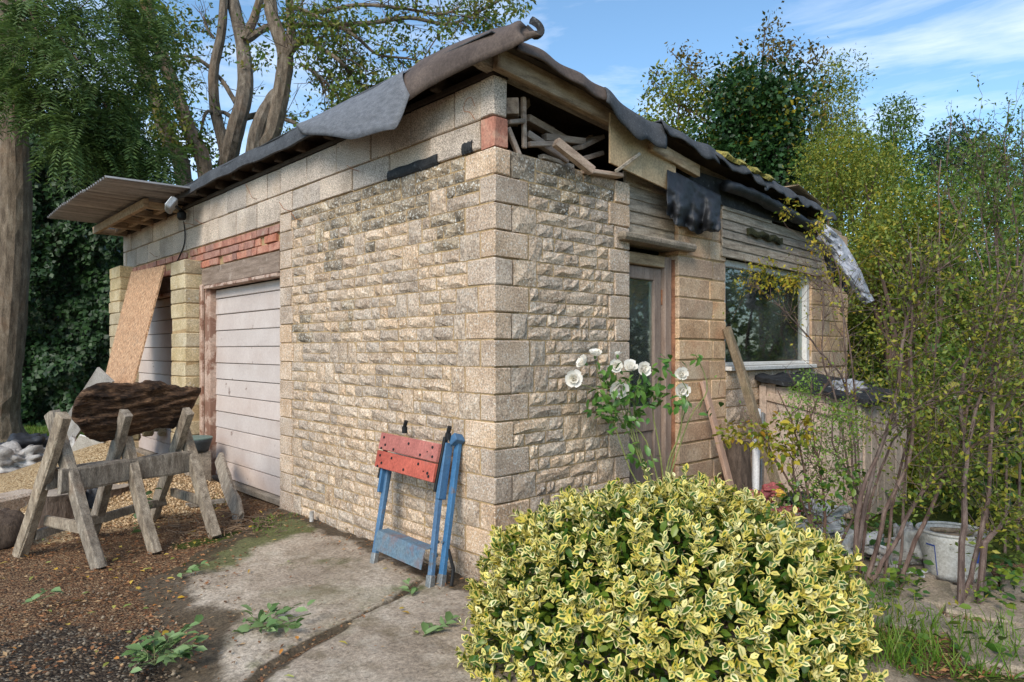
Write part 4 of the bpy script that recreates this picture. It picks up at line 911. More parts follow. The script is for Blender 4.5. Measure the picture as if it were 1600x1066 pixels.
G().add(*tube([c + (-.07, .03, 0), c + (.05, -.05, 0)], .014, 10)).build('pipe', m_pvc, tp); G().add(*tube([c + (-.02, 0, 0), c + (-.05, -.06, 0)], .014, 10)).build('branch', m_pvc, tp); G().add(*tube([c + (.05, -.05, 0), c + (.075, -.066, 0)], .018, 10)).build('connector', m_greymetal, tp)
# white tub with timber in it
c = gnd(1488, 902); bt = empty('white_tub', c, 'scuffed white plastic tub holding wooden offcuts among the shrub stems', 'tub')
m_tubw = M('scuffed_white_plastic', [(176, 172, 164), (206, 203, 197)], scale=5, rough=.45, bump=.2, vary=.02, patches=[((110, 100, 86), 14, .60, .64, .7), ((150, 140, 124), 3, .55, .72, .5)])
def tubw(s, t):
    a = 2 * math.pi * s; r_ = .125 + .045 * t; return (c[0] + r_ * math.cos(a), c[1] + r_ * math.sin(a), .005 + .265 * t)
G().add(*grid(tubw, 33, 8, thick=-.006)).build('tub_wall', m_tubw, bt, smooth=True)
G().add(*tube([c + (0, 0, .004), c + (0, 0, .012)], .125, 24)).build('tub_base', m_tubw, bt)
rim = [c + np.array([.173 * math.cos(a), .173 * math.sin(a), .268]) for a in np.linspace(0, 2 * math.pi, 33)]
G().add(*tube(rim, .009, 8, cap=False)).build('rim', m_tubw, bt)
m_bluem = M('blue_print', [(40, 70, 150), (60, 90, 170)], rough=.4, bump=.02, vary=0)
def tubpatch(a0, a1, t0, t1, nm):
    def f(s, t):
        a = a0 + (a1 - a0) * s; tt = t0 + (t1 - t0) * t; r_ = .133 + .045 * tt; return (c[0] + r_ * math.cos(a), c[1] + r_ * math.sin(a), .005 + .265 * tt)
    G().add(*grid(f, 6, 4, thick=.001)).build(nm, m_bluem, bt)
va = math.atan2(CAM[1] - c[1], CAM[0] - c[0])
tubpatch(va + .75, va + 1.35, .45, .85, 'printed_band'); tubpatch(va - .55, va - .52, .1, .75, 'printed_line'); tubpatch(va - .85, va - .55, .72, .75, 'printed_line')
for a, b, lb in (((1445, 848), (1500, 866), 'wooden offcut lying across the front of the white tub'), ((1465, 835), (1530, 842), 'wooden offcut across the back of the white tub'), ((1456, 845), (1482, 832), 'wooden offcut slanting at the left inside the white tub'), ((1500, 858), (1532, 838), 'wooden offcut slanting at the right inside the white tub')):
    dd = depth(c); p, q = at(*a, dd - (.03 if a[1] > 845 else -.10)), at(*b, dd - (.03 if b[1] > 845 else -.10)); p[2] = q[2] = .245
    if np.linalg.norm(p[:2] - c[:2]) > .155: p[:2] = c[:2] + (p[:2] - c[:2]) * .155 / np.linalg.norm(p[:2] - c[:2])
    if np.linalg.norm(q[:2] - c[:2]) > .155: q[:2] = c[:2] + (q[:2] - c[:2]) * .155 / np.linalg.norm(q[:2] - c[:2])
    o = G().add(*beam(p, q, .045, .022, wob=.001)).build('timber_offcut', m_oldwood); tag(o, lb, 'timber', 'offcuts in the white tub')
# ================================================================== GROUND
def pxof(P):
    d = P - CAM; z = d @ FWD; return 800 + FPX * (d @ RGT) / np.maximum(z, .3), z
def graded(a, b, st, far):
    c = np.arange(a, b + 1e-6, st); o = []; s = st; x = b
    while x < far: s *= 1.28; x += s; o.append(x)
    o2 = []; s = st; x = a
    while x > -far: s *= 1.28; x -= s; o2.append(x)
    return np.array(o2[::-1] + list(c) + o)
def heightmesh(name, X, Y, Z, mat, attrs, keep=None, kind='structure'):
    nx, ny = X.shape; V = np.stack([X, Y, Z], -1).reshape(-1, 3).astype(np.float32); I = np.arange(nx * ny).reshape(nx, ny)
    F = np.stack([I[:-1, :-1], I[1:, :-1], I[1:, 1:], I[:-1, 1:]], -1).reshape(-1, 4)
    if keep is not None:
        k = keep.reshape(-1); F = F[k[F].any(1)]; u = np.unique(F); mp_ = np.full(len(V), -1); mp_[u] = np.arange(len(u)); V = V[u]; F = mp_[F]; attrs = {a: b.reshape(-1)[u] for a, b in attrs.items()}
    me = bpy.data.meshes.new(name); me.vertices.add(len(V)); me.vertices.foreach_set('co', V.ravel()); me.loops.add(F.size); me.loops.foreach_set('vertex_index', F.ravel().astype(np.int32))
    me.polygons.add(len(F)); me.polygons.foreach_set('loop_start', (np.arange(len(F)) * 4).astype(np.int32)); me.update(calc_edges=True)
    me.polygons.foreach_set('use_smooth', np.ones(len(F), bool))
    for a, b in attrs.items(): me.attributes.new(a, 'FLOAT', 'POINT').data.foreach_set('value', b.reshape(-1).astype(np.float32))
    me.materials.append(mat); o = bpy.data.objects.new(name, me); COL.objects.link(o); o['kind'] = kind; return o
def segdist(P, L):
    d = np.full(len(P), 9.0)
    for a, b in zip(L[:-1], L[1:]):
        a = np.array(a)[:2]; b = np.array(b)[:2]; t = np.clip(((P - a) @ (b - a)) / ((b - a) @ (b - a)), 0, 1); d = np.minimum(d, np.linalg.norm(P - a - t[:, None] * (b - a), axis=1))
    return d
def inpoly(P, L):
    L = np.array([np.array(q)[:2] for q in L]); r_ = np.zeros(len(P), bool); j = len(L) - 1
    for i in range(len(L)):
        c = ((L[i, 1] > P[:, 1]) != (L[j, 1] > P[:, 1])) & (P[:, 0] < (L[j, 0] - L[i, 0]) * (P[:, 1] - L[i, 1]) / (L[j, 1] - L[i, 1] + 1e-12) + L[i, 0]); r_ ^= c; j = i
    return r_
def ground_mat():
    t = NT('garden_soil'); tc = t.n('TexCoord').outputs['Object']; a = lambda n: t.n('Attribute', attribute_name=n).outputs['Fac']
    N_ = lambda s, d=8, r=.65: t.n('TexNoise', {'Vector': tc, 'Scale': s, 'Detail': d, 'Roughness': r}).outputs['Fac']
    n1 = N_(2.2); n2 = N_(38); n3 = N_(9)
    vo = t.n('TexVoronoi', {'Vector': tc, 'Scale': 90.0, 'Randomness': 1.0}); vc = vo.outputs['Color']; sep = t.n('SeparateColor', {'Color': vc}).outputs[0]
    soil = t.ramp(n1, [(.3, lin((66, 50, 38))), (.5, lin((104, 80, 60))), (.7, lin((128, 102, 78)))])
    soil = t.mix(.6, soil, t.ramp(sep, [(0, lin((60, 44, 34))), (.35, lin((112, 80, 56))), (.6, lin((150, 108, 74))), (.8, lin((176, 150, 116))), (1, lin((92, 66, 48)))]), 'MIX')
    soil = t.mix(.4, soil, t.ramp(n2, [(.3, .2), (.7, .8)]), 'OVERLAY')
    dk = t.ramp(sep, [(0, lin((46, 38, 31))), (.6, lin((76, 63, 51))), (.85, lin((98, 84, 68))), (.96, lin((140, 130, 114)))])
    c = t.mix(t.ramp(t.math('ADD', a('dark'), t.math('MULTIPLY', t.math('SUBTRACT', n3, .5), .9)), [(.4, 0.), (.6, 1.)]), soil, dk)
    gv = t.ramp(sep, [(0, lin((120, 94, 62))), (.5, lin((178, 148, 108))), (1, lin((206, 182, 146)))])
    c = t.mix(t.ramp(t.math('ADD', a('gravel'), t.math('MULTIPLY', t.math('SUBTRACT', n3, .5), .8)), [(.4, 0.), (.6, 1.)]), c, gv)
    gr = t.ramp(n2, [(.3, lin((38, 46, 16))), (.5, lin((68, 80, 28))), (.7, lin((98, 106, 44)))])
    c = t.mix(t.ramp(t.math('ADD', a('grass'), t.math('MULTIPLY', t.math('SUBTRACT', n3, .5), .9)), [(.4, 0.), (.6, 1.)]), c, gr)
    h = t.math('ADD', t.math('MULTIPLY', vo.outputs['Distance'], -1.0), t.math('ADD', n2, n3))
    bp = t.n('Bump', {'Height': h, 'Strength': .9, 'Distance': .02}).outputs[0]
    return t.out(t.n('BsdfPrincipled', {'Base Color': c, 'Roughness': .95, 'Specular IOR Level': .2, 'Normal': bp}).outputs[0])
def slab_mat():
    t = NT('cracked_concrete'); tc = t.n('TexCoord').outputs['Object']; a = lambda n: t.n('Attribute', attribute_name=n).outputs['Fac']
    N_ = lambda s, d=9, r=.68: t.n('TexNoise', {'Vector': tc, 'Scale': s, 'Detail': d, 'Roughness': r}).outputs['Fac']
    n1 = N_(1.7); n2 = N_(60); n3 = N_(7)
    c = t.ramp(n1, [(.3, lin((128, 113, 96))), (.48, lin((164, 148, 130))), (.62, lin((186, 172, 154))), (.75, lin((168, 148, 132)))])
    c = t.mix(.75, c, t.ramp(n2, [(.3, .15), (.5, .5), (.7, .85)]), 'OVERLAY')
    c = t.mix(t.ramp(N_(3.1), [(.50, 0.), (.64, .7)]), c, lin((108, 94, 70)))
    c = t.mix(t.ramp(N_(5.3), [(.54, 0.), (.66, .55)]), c, lin((186, 174, 158)))
    c = t.mix(t.ramp(N_(1.3), [(.52, 0.), (.66, .5)]), c, lin((112, 108, 72)))
    c = t.mix(t.ramp(N_(24, 4), [(.64, 0.), (.7, .7)]), c, lin((84, 68, 54)))
    m = t.ramp(t.math('ADD', a('moss'), t.math('MULTIPLY', t.math('SUBTRACT', n3, .5), 1.3)), [(.28, 0.), (.62, 1.)])
    c = t.mix(t.math('MULTIPLY', m, .85), c, t.ramp(n2, [(.3, lin((50, 58, 22))), (.6, lin((90, 96, 42))), (.75, lin((118, 112, 62)))]))
    m = t.ramp(t.math('ADD', a('dirt'), t.math('MULTIPLY', t.math('SUBTRACT', n3, .5), 1.0)), [(.4, 0.), (.65, 1.)])
    c = t.mix(t.math('MULTIPLY', m, .9), c, t.ramp(n2, [(.3, lin((46, 38, 28))), (.6, lin((86, 72, 54))), (.75, lin((120, 98, 72)))]))
    bp = t.n('Bump', {'Height': t.math('ADD', n2, t.math('MULTIPLY', n3, 1.5)), 'Strength': .8, 'Distance': .012}).outputs[0]
    return t.out(t.n('BsdfPrincipled', {'Base Color': c, 'Roughness': .93, 'Specular IOR Level': .25, 'Normal': bp}).outputs[0])
xs = graded(-3.2, 5.0, .045, 260); ys = graded(-3.4, 8.0, .05, 260)
X, Y = np.meshgrid(xs, ys, indexing='ij'); P = np.stack([X, Y, 0 * X], -1).reshape(-1, 3); P2_ = P[:, :2]
px, dp = pxof(P)
Z = fbm(P, 1.3, 11) * .016 + fbm(P, 7, 12) * .008 - .012 + np.clip((np.linalg.norm(P2_, axis=1) - 30) / 200, 0, 1) * .0
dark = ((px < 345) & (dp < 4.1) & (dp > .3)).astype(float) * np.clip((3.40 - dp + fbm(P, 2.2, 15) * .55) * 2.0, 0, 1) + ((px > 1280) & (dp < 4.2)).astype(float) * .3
mound_c = np.array([-.85, 4.35]); mr = np.sqrt(((P2_[:, 0] - mound_c[0]) / 1.0) ** 2 + ((P2_[:, 1] - mound_c[1]) / 1.5) ** 2)
gravel = np.clip(1.5 - mr * 1.0, 0, 1)
gravel = np.maximum(gravel, ((px < 110) & (dp > 4.6) & (dp < 7)).astype(float) * .8)
Z += np.clip(1 - mr, 0, 1) ** 1.2 * .46 + np.exp(-((P2_[:, 0] + 1.3) ** 2 + (P2_[:, 1] - 5.2) ** 2) / .6) * .10
grass = np.clip((dp - 8.3) * .9, 0, 1) * (px < 900) + ((px > 1250) & (dp > 4.2)) * 1.0 + ((P2_[:, 0] > .3) & (P2_[:, 1] < -2.0) & (dp < 3.0)) * .6
grass = np.maximum(grass, np.exp(-segdist(P2_, [gnd(290, 850), gnd(360, 835), gnd(430, 818)]) ** 2 / .018) * .75)
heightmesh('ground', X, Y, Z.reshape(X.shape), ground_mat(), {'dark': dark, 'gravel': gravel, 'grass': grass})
POLY = [gnd(440, 806), gnd(390, 838), gnd(330, 862), gnd(296, 895), gnd(283, 930), gnd(272, 956), gnd(332, 985), gnd(312, 1022), gnd(318, 1066), (-2.1, -.9), (-2.3, -3.0), (.2, -3.0), (.8, -1.2), (.5, .01), (.01, .01), (.01, 2.6)]
X, Y = np.meshgrid(np.arange(-2.5, 1.05, .02), np.arange(-3.2, 2.85, .02), indexing='ij'); P = np.stack([X, Y, 0 * X], -1).reshape(-1, 3); P2_ = P[:, :2]
sdist = segdist(P2_, POLY + POLY[:1]) * np.where(inpoly(P2_, POLY), 1, -1) + fbm(P, 2.6, 21) * .13 + fbm(P, 11, 22) * .05
cr1 = [gnd(372, 1095), gnd(425, 1045), gnd(500, 1000), gnd(575, 962), gnd(622, 938), gnd(652, 915)]
cr2 = [gnd(575, 962), gnd(548, 945), gnd(520, 948), gnd(470, 950)]
wob = fbm(P, 5, 23) * .018
c1 = np.abs(segdist(P2_, cr1) + wob); c2 = np.abs(segdist(P2_, cr2) + wob)
band = np.clip(1 - segdist(P2_, [gnd(392, 1075), gnd(470, 1020), gnd(530, 985)]) / .09, 0, 1)
Z = np.clip(sdist / .16, -1, 1) * .020 + .003 + fbm(P, 2.5, 24) * .010 + fbm(P, 12, 25) * .004
Z -= np.exp(-(c1 / .013) ** 2) * .026 + np.exp(-(c2 / .008) ** 2) * .012 + band * .02
dirt = np.exp(-(c1 / .03) ** 2) * .75 + np.exp(-(c2 / .012) ** 2) * .5 + band * .7 + np.clip(.85 - sdist / .30, 0, .85) + np.exp(-((P2_[:, 0] + .05) / .14) ** 2) * .35 * (P2_[:, 1] > 0)
moss = np.exp(-segdist(P2_, [gnd(425, 815), gnd(455, 832), gnd(380, 850), gnd(320, 885)]) ** 2 / .045) * .95 + np.exp(-segdist(P2_, [gnd(455, 890), gnd(540, 880)]) ** 2 / .02) * .35 + np.exp(-(np.abs(c1 - .05) / .05) ** 2) * .30 + np.exp(-((P2_ - gnd(600, 925)[:2]) ** 2).sum(1) / .05) * .15
heightmesh('concrete_slab', X, Y, Z.reshape(X.shape), slab_mat(), {'dirt': dirt, 'moss': moss}, keep=sdist > -.2)
# --- garden path of flagstones
gp = empty('garden_path', (1.6, -1.7, 0)); gp['kind'] = 'structure'
for x, y, a, b, r_ in ((1.72, -1.36, .50, .42, .3), (1.20, -1.62, .46, .40, .5), (1.62, -1.92, .48, .40, .25), (2.14, -1.60, .46, .42, .35), (1.10, -2.08, .5, .42, .4), (2.10, -2.10, .5, .45, .2), (2.25, -1.12, .5, .4, .3)) + ((1.60, -1.62, .42, .30, .33), (1.38, -1.36, .30, .36, .3)):
    A = np.array(Matrix.Rotation(r_, 3, 'Z').transposed()); G().add(*cbox((x, y, .0), (a, b, .05), A, .012, .005)).build('flagstone', m_concrete, gp)
# --- gravel heap
m_pebble = LM('gravel_pebbles', [(150, 120, 84), (186, 156, 118), (206, 182, 148), (170, 138, 100), (120, 96, 70)], trans=0, rough=.9)
TP = (np.array([(1, 0, 0), (-.9, 0, .1), (0, 1, 0), (0, -1, .1), (0, 0, .8), (.1, 0, -.7)]) * .5, [(0, 2, 4), (2, 1, 4), (1, 3, 4), (3, 0, 4), (2, 0, 5), (1, 2, 5), (3, 1, 5), (0, 3, 5)], np.zeros(6))
n = 9000; q = np.sqrt(rng.random(n)); a = rng.random(n) * 6.283; x = mound_c[0] + q * 1.0 * np.cos(a); y = mound_c[1] + q * 1.5 * np.sin(a)
z = -.008 + np.clip(1 - q, 0, 1) ** 1.2 * .46; ln = rng.uniform(.014, .036, n)
ok = x < -.02
leaves('gravel_heap', np.stack([x, y, z], 1)[ok], rng.normal(size=(ok.sum(), 3)), rng.normal(size=(ok.sum(), 3)), ln[ok], ln[ok], TP, m_pebble, loc=(mound_c[0], mound_c[1], 0), kind='stuff')
bpy.data.objects['gravel_heap']['label'] = 'heap of pale tan gravel between the sawhorse and the far garage door'; bpy.data.objects['gravel_heap']['category'] = 'gravel'
# --- litter
def onground(n, x0, x1, y0, y1, cond):
    P = np.stack([rng.uniform(x0, x1, n), rng.uniform(y0, y1, n), np.zeros(n)], 1); px, dp = pxof(P); k = cond(P, px, dp); return P[k]
m_litter = LM('dry_leaf_litter', [(70, 46, 30), (128, 84, 52), (160, 112, 72), (96, 62, 40), (178, 146, 106), (84, 58, 40)], trans=.05, rough=.8)
ptsd = onground(16000, -3.2, -.05, -1.2, 4.2, lambda P, px, dp: ((~inpoly(P[:, :2], POLY)) | ((segdist(P[:, :2], POLY[:9]) < .28) & (rng.random(len(P)) < .3))) & (dp > 2) & (rng.random(len(P)) < .25 + .75 * (fbm(P, 1.6, 41) > -.1)))
n = len(ptsd); ptsd[:, 2] = .004 + rng.random(n) * .008 + .02 * inpoly(ptsd[:, :2], POLY)
leaves('leaf_litter', ptsd, rng.normal(0, 1, (n, 3)) * (1, 1, .15), rng.normal(0, .35, (n, 3)) + (0, 0, 1), rng.uniform(.012, .036, n), rng.uniform(.006, .018, n), T4, m_litter, loc=(0, 0, 0), kind='stuff')
ptsd = onground(1500, -3.2, -1.0, -1.2, 2.0, lambda P, px, dp: (px < 345) & (dp < 3.45 + fbm(P, 2.2, 15) * .6) & ~inpoly(P[:, :2], POLY)); n = len(ptsd); ptsd[:, 2] = .004; ln = rng.uniform(.008, .026, n)
leaves('soil_pebbles', ptsd, rng.normal(size=(n, 3)), rng.normal(size=(n, 3)), ln, ln, TP, LM('pale_pebbles', [(112, 94, 76), (148, 130, 108), (90, 74, 60), (166, 150, 128)], trans=0, rough=.9), loc=(0, 0, 0), kind='stuff')
ptsd = onground(5200, -2.2, .6, -1.6, 2.6, lambda P, px, dp: inpoly(P[:, :2], POLY) & ((P[:, 0] > -.28) | (rng.random(len(P)) < .05) | (segdist(P[:, :2], cr1) < .05))); n = len(ptsd); ptsd[:, 2] = .034
leaves('wall_foot_litter', ptsd, rng.normal(0, 1, (n, 3)) * (1, 1, .15), rng.normal(0, .35, (n, 3)) + (0, 0, 1), rng.uniform(.010, .034, n), rng.uniform(.005, .015, n), T4, m_litter, loc=(0, 0, 0), kind='stuff')
m_fallen = LM('fallen_leaves', [(196, 150, 40), (104, 122, 54), (206, 168, 70), (150, 160, 84), (186, 120, 50), (120, 140, 70)], trans=.1, rough=.6)
ptsd = onground(520, -2.6, .3, -1.4, 3.0, lambda P, px, dp: rng.random(len(P)) < np.where(inpoly(P[:, :2], POLY), .10, .5)); n = len(ptsd); ptsd[:, 2] = .014 + .022 * inpoly(ptsd[:, :2], POLY)
leaves('fallen_leaves', ptsd, rng.normal(0, 1, (n, 3)) * (1, 1, .1), rng.normal(0, .25, (n, 3)) + (0, 0, 1), rng.uniform(.025, .055, n), rng.uniform(.014, .028, n), T8, m_fallen, loc=(0, 0, 0), kind='stuff')
# twigs in a drift by the garage door
g = G()
for k in range(170):
    p = gnd(rng.uniform(262, 440), rng.uniform(806, 842)) + (0, 0, .012 + .02 * rng.random()); d = unit(rng.normal(0, 1, 3) * (1, 1, .12)) * rng.uniform(.05, .16)
    if p[0] + d[0] < -.03: g.add(*tube([p, p + d * .5 + rng.normal(0, .006, 3), p + d], [.0035, .003, .002], 4))
g.build('twig_litter', M('dry_twigs', [(84, 64, 46), (140, 112, 82)], rough=.9, bump=.3, vary=.3), kind='stuff')
# --- fallen green sprigs lying on the ground
m_sprig = LM('cut_green_leaves', [(84, 112, 60), (110, 136, 82), (134, 156, 104), (96, 122, 70)], trans=.2, rough=.5)
def shared_leaf(name, T, mat, asp):
    me = bpy.data.meshes.new(name); v = T[0].copy(); v[:, 1] *= asp; me.from_pydata(v.tolist(), [], T[1]); k = len(v)
    me.attributes.new('rnd', 'FLOAT', 'POINT').data.foreach_set('value', np.zeros(k, np.float32)); me.attributes.new('edge', 'FLOAT', 'POINT').data.foreach_set('value', T[2].astype(np.float32)); me.materials.append(mat); me.polygons.foreach_set('use_smooth', np.ones(len(me.polygons), bool)); return me
def put_leaf(me, p, x, nrm_, L, parent, name='leaf'):
    x = unit(np.asarray(x, float)); y = unit(np.cross(nrm_, x)); z = np.cross(x, y); o = bpy.data.objects.new(name, me); COL.objects.link(o); o.parent = parent
    q = np.asarray(p) - wloc(parent); o.matrix_local = Matrix([[x[0] * L, y[0] * L, z[0] * L, q[0]], [x[1] * L, y[1] * L, z[1] * L, q[1]], [x[2] * L, y[2] * L, z[2] * L, q[2]], [0, 0, 0, 1]]); return o
spl = shared_leaf('sprig_leaf', T8, m_sprig, .55)
m_stemg = M('green_stem', [(84, 92, 52), (116, 116, 70)], rough=.7, bump=.2, vary=.1)
def sprig(px, py, n, size, ang, label, lift=.03, z0=.03, fan=.9, lsz=.058):
    p = gnd(px, py) + (0, 0, z0); s_ = empty('fallen_sprig', p, label, 'sprig'); d = RGT * math.cos(ang) + FWD * math.sin(ang)
    st_ = [p - d * size * .5, p + (0, 0, lift * .4), p + d * size * .5 + (0, 0, lift)]; G().add(*tube(smoothline(st_, 4), .003, 5)).build('stem', m_stemg, s_)
    subs = [(0.0, 1.0)] if n < 30 else [(0.0, 1.0), (.7, .6), (-.6, .7), (1.3, .45), (-1.2, .5), (2.2, .35)]
    for sa, sl_ in subs[1:]:
        e = RGT * math.cos(ang + sa) + FWD * math.sin(ang + sa); G().add(*tube([p - d * size * .15, p - d * size * .15 + e * size * sl_ * .4 + (0, 0, lift * .7), p - d * size * .15 + e * size * sl_ * .8 + (0, 0, lift)], .002, 5)).build('stem', m_stemg, s_)
    for k in range(n):
        t = (k + .5) / n; sa, sl_ = subs[k % len(subs)]; e = RGT * math.cos(ang + sa) + FWD * math.sin(ang + sa)
        if sa == 0: q = st_[0] + (st_[2] - st_[0]) * t + (0, 0, .004 + lift * t * .8)
        else: u = rng.uniform(.2, .85); q = p - d * size * .15 + e * size * sl_ * u + (0, 0, .006 + lift * min(1, u * 1.3) * rng.uniform(.5, 1.1))
        side = np.cross((0, 0, 1), e) * (1 if (k // len(subs)) % 2 else -1)
        x = e * rng.uniform(.2, 1.0) + side * fan * rng.uniform(.2, 1.1) + RGT * rng.normal(0, .25) + np.array([0, 0, rng.uniform(-.1, .5)]); q = q + rng.normal(0, size * .04, 3) * (1, 1, .2)
        put_leaf(spl, q, x, np.array([0, 0, 1]) + rng.normal(0, .45, 3), lsz * rng.uniform(.7, 1.25), s_)
sprig(60, 950, 7, .14, .4, 'small cut green sprig on bare soil near the left edge')
sprig(425, 992, 60, .34, .25, 'large cut green sprig lying on the concrete near the front', lift=.05)
sprig(258, 1046, 96, .26, .8, 'big bunch of cut green leaves at the bottom edge beside a bent twig', lift=.07)
sprig(682, 995, 11, .17, .9, 'single green frond lying flat on the concrete beside the bush', lift=.01, fan=.9, lsz=.07)
sprig(640, 935, 7, .10, 2.0, 'small withered sprig on the concrete below the workbench', lift=.02)
sprig(300, 905, 9, .14, .2, 'little green sprig at the edge of the concrete slab')
sprig(222, 835, 18, .22, 1.4, 'green weed shoot growing under the sawhorse', lift=.16)
o = G().add(*tube(smoothline([gnd(212, 1068), gnd(222, 1040), gnd(240, 1022), gnd(262, 1012)], 4) + np.array([0, 0, .02]), .008, 6, noise=.08)).build('bent_twig', m_bark2); tag(o, 'bent grey twig on dark soil at the bottom edge', 'twig')
# ================================================================== PLANTING
m_eu = LM('variegated_leaf', [(58, 92, 34), (86, 116, 42), (70, 104, 40), (104, 130, 48)], trans=.22, rough=.38, edge=([(232, 218, 130), (224, 204, 92), (238, 230, 176), (210, 188, 72), (230, 220, 146)], .36, .6), spec=.5)
m_eug = LM('plain_green_leaf', [(44, 78, 28), (70, 104, 36), (120, 134, 44), (58, 92, 32)], trans=.2, rough=.4, spec=.45)
m_stemb = M('brown_stem', [(72, 52, 42), (112, 86, 70)], scale=8, stretch=(4, 4, 1), rough=.85, bump=.5, vary=.15)
m_stemr = M('red_brown_stem', [(64, 47, 41), (102, 80, 70), (130, 110, 98)], scale=8, stretch=(4, 4, 1), rough=.8, bump=.5, vary=.2)
# --- variegated bush
bc = np.array([-.03, -1.10, .10]); bush = empty('variegated_bush', (bc[0], bc[1], 0), 'rounded bush of yellow and green variegated leaves in the foreground', 'bush')
def bushsurf(n, lo=-.15):
    d = unit(rng.normal(size=(n * 2, 3))); d = d[d[:, 2] > lo][:n]
    r_ = 1 + .15 * fbm(d, 2.4, 61) + .07 * vnoise(d, 7, 62)
    loc_ = d * r_[:, None] * np.array([.80, .62, .63]); return bc + loc_[:, :1] * RGT + loc_[:, 1:2] * FWD + np.array([0, 0, 1.0]) * loc_[:, 2:], unit(d[:, :1] * RGT + d[:, 1:2] * FWD + d[:, 2:] * np.array([0, 0, 1.0]))
PL = []; XL = []; NL = []; LL = []
S, D = bushsurf(1900, -.22)
for s_, d in zip(S, D):
    ax = unit(d * .8 + np.array([0, 0, .6]) + rng.normal(0, .25, 3)); _, e1, e2 = frame(ax); k = rng.integers(5, 9); sz = rng.uniform(.85, 1.2); dd = rng.normal(0, .020) + (rng.uniform(.02, .07) if rng.random() < .06 else 0)
    for i in range(k):
        a = i * 2.4 + rng.random(); op = rng.uniform(.35, 1.15); x = unit(ax * math.cos(op) + (e1 * math.cos(a) + e2 * math.sin(a)) * math.sin(op)); PL.append(s_ + ax * (dd - .012 * i)); XL.append(x); NL.append(unit(ax - x * (ax @ x) * .9 + rng.normal(0, .15, 3))); LL.append(rng.uniform(.034, .052) * sz * (.7 if i < 2 else 1))
PL = np.array(PL); XL = np.array(XL); NL = np.array(NL); LL = np.array(LL)
vis = ((CAM - PL) * NL).sum(1) / np.linalg.norm(CAM - PL, axis=1) * LL ** 2 / ((PL - CAM) @ FWD) ** 2
px_, dp_ = pxof(PL); py_ = HOR - FPX * (PL[:, 2] - EYE) / dp_; vis[(py_ > 1060) | (px_ < 0)] = -1
# only leaves on the near side of the bush
vis[((CAM - bc) * (PL - bc)).sum(1) < .25] *= .2
big = np.argsort(-vis)[:300]; rest = np.setdiff1d(np.arange(len(PL)), big)
eul = shared_leaf('variegated_leaf', T8, m_eu, .66)
for i in big: put_leaf(eul, PL[i], XL[i], NL[i], LL[i], bush)
leaves('small_leaves', PL[rest], XL[rest], NL[rest], LL[rest], LL[rest] * .66, T8, m_eu, bush, kind='stuff')
S, D = bushsurf(11000, -.35); S = bc + (S - bc) * rng.uniform(.62, .97, len(S))[:, None]; n = len(S)
leaves('inner_leaves', S, unit(D + rng.normal(0, .8, (n, 3))), unit(rng.normal(0, .6, (n, 3)) + (0, 0, 1)), rng.uniform(.035, .055, n), rng.uniform(.020, .032, n), T8, m_eug, bush, kind='stuff')
for k in range(26):
    d = unit(np.array([rng.normal(), rng.normal(), abs(rng.normal()) + .5])); G().add(*tube([np.array([bc[0], bc[1], -.02]) + d * .05, np.array([bc[0], bc[1], .05]) + d * (.3, .3, .25), np.array([bc[0], bc[1], .1]) + d * np.array([.6, .55, .5])], [.010, .007, .003], 5)).build('stem', m_stemb, bush)
# --- white rose bush
m_petal = LM('white_petal', [(236, 232, 222), (244, 240, 234), (240, 234, 220)], trans=.3, rough=.6, spec=.2)
m_roseleaf = LM('rose_leaf', [(60, 98, 38), (86, 126, 52), (110, 146, 66), (72, 112, 46)], trans=.25, rough=.4, spec=.5)
m_cane = M('green_cane', [(104, 116, 52), (140, 140, 78)], scale=8, rough=.6, bump=.2, vary=.15)
rose = empty('rose_bush', (1.08, -.36, 0), 'white rose bush with tall thin canes in front of the brown door', 'rose bush')
pet_t = (np.array([(0, 0, 0), (.5, -.42, .16), (.95, -.30, .42), (1.0, .0, .40), (.95, .30, .42), (.5, .42, .16), (.55, 0, .04)]), [(0, 1, 6), (1, 2, 6), (2, 3, 6), (3, 4, 6), (4, 5, 6), (5, 0, 6)], np.zeros(7))
pet = shared_leaf('rose_petal', pet_t, m_petal, 1.15)
m_sepal = LM('rose_sepal', [(84, 116, 60), (104, 134, 76)], trans=.1)
def flower(px, py, d, r_, face, k=(6, 6, 5)):
    p = at(px, py, d); ax = unit(np.array(face, float)); _, e1, e2 = frame(ax)
    c_ = G().add(*tube([p - ax * .022, p - ax * .008, p + ax * .004], [.004, .010, .006], 7)).build('flower', m_sepal, rose); c_['label'] = 'open white rose flower'
    for ring, nn in enumerate(k):
        for i in range(nn):
            a = 2 * math.pi * (i + .5 * ring) / nn + rng.normal(0, .1); op = (1.35, .95, .5)[ring] + rng.normal(0, .1); rad = e1 * math.cos(a) + e2 * math.sin(a); x = ax * math.cos(op) + rad * math.sin(op)
            put_leaf(pet, p, x, ax * math.sin(op) - rad * math.cos(op), r_ * (1.0, .85, .62)[ring] * rng.uniform(.92, 1.08), c_, 'petal')
to = -FWD
FL = [(897, 592, 4.0, .056, to - RGT * .2 + (0, 0, .1)), (914, 568, 4.02, .050, -RGT * .7 + to * .3 + (0, 0, .5)), (930, 556, 4.05, .046, to * .4 + np.array([0, 0, .9])), (962, 573, 4.1, .046, to + np.array([0, 0, .2])), (984, 576, 4.1, .052, to * .7 + np.array([0, 0, .6])), (1004, 577, 4.08, .050, to + RGT * .2 + (0, 0, .15)), (966, 606, 4.05, .060, to * .8 + np.array([0, 0, -.3])), (1064, 585, 4.2, .046, to + np.array([0, 0, .2])), (1065, 610, 4.15, .052, to + np.array([0, 0, .1]))]
for f_ in FL: flower(f_[0], f_[1], f_[2], f_[3], f_[4])
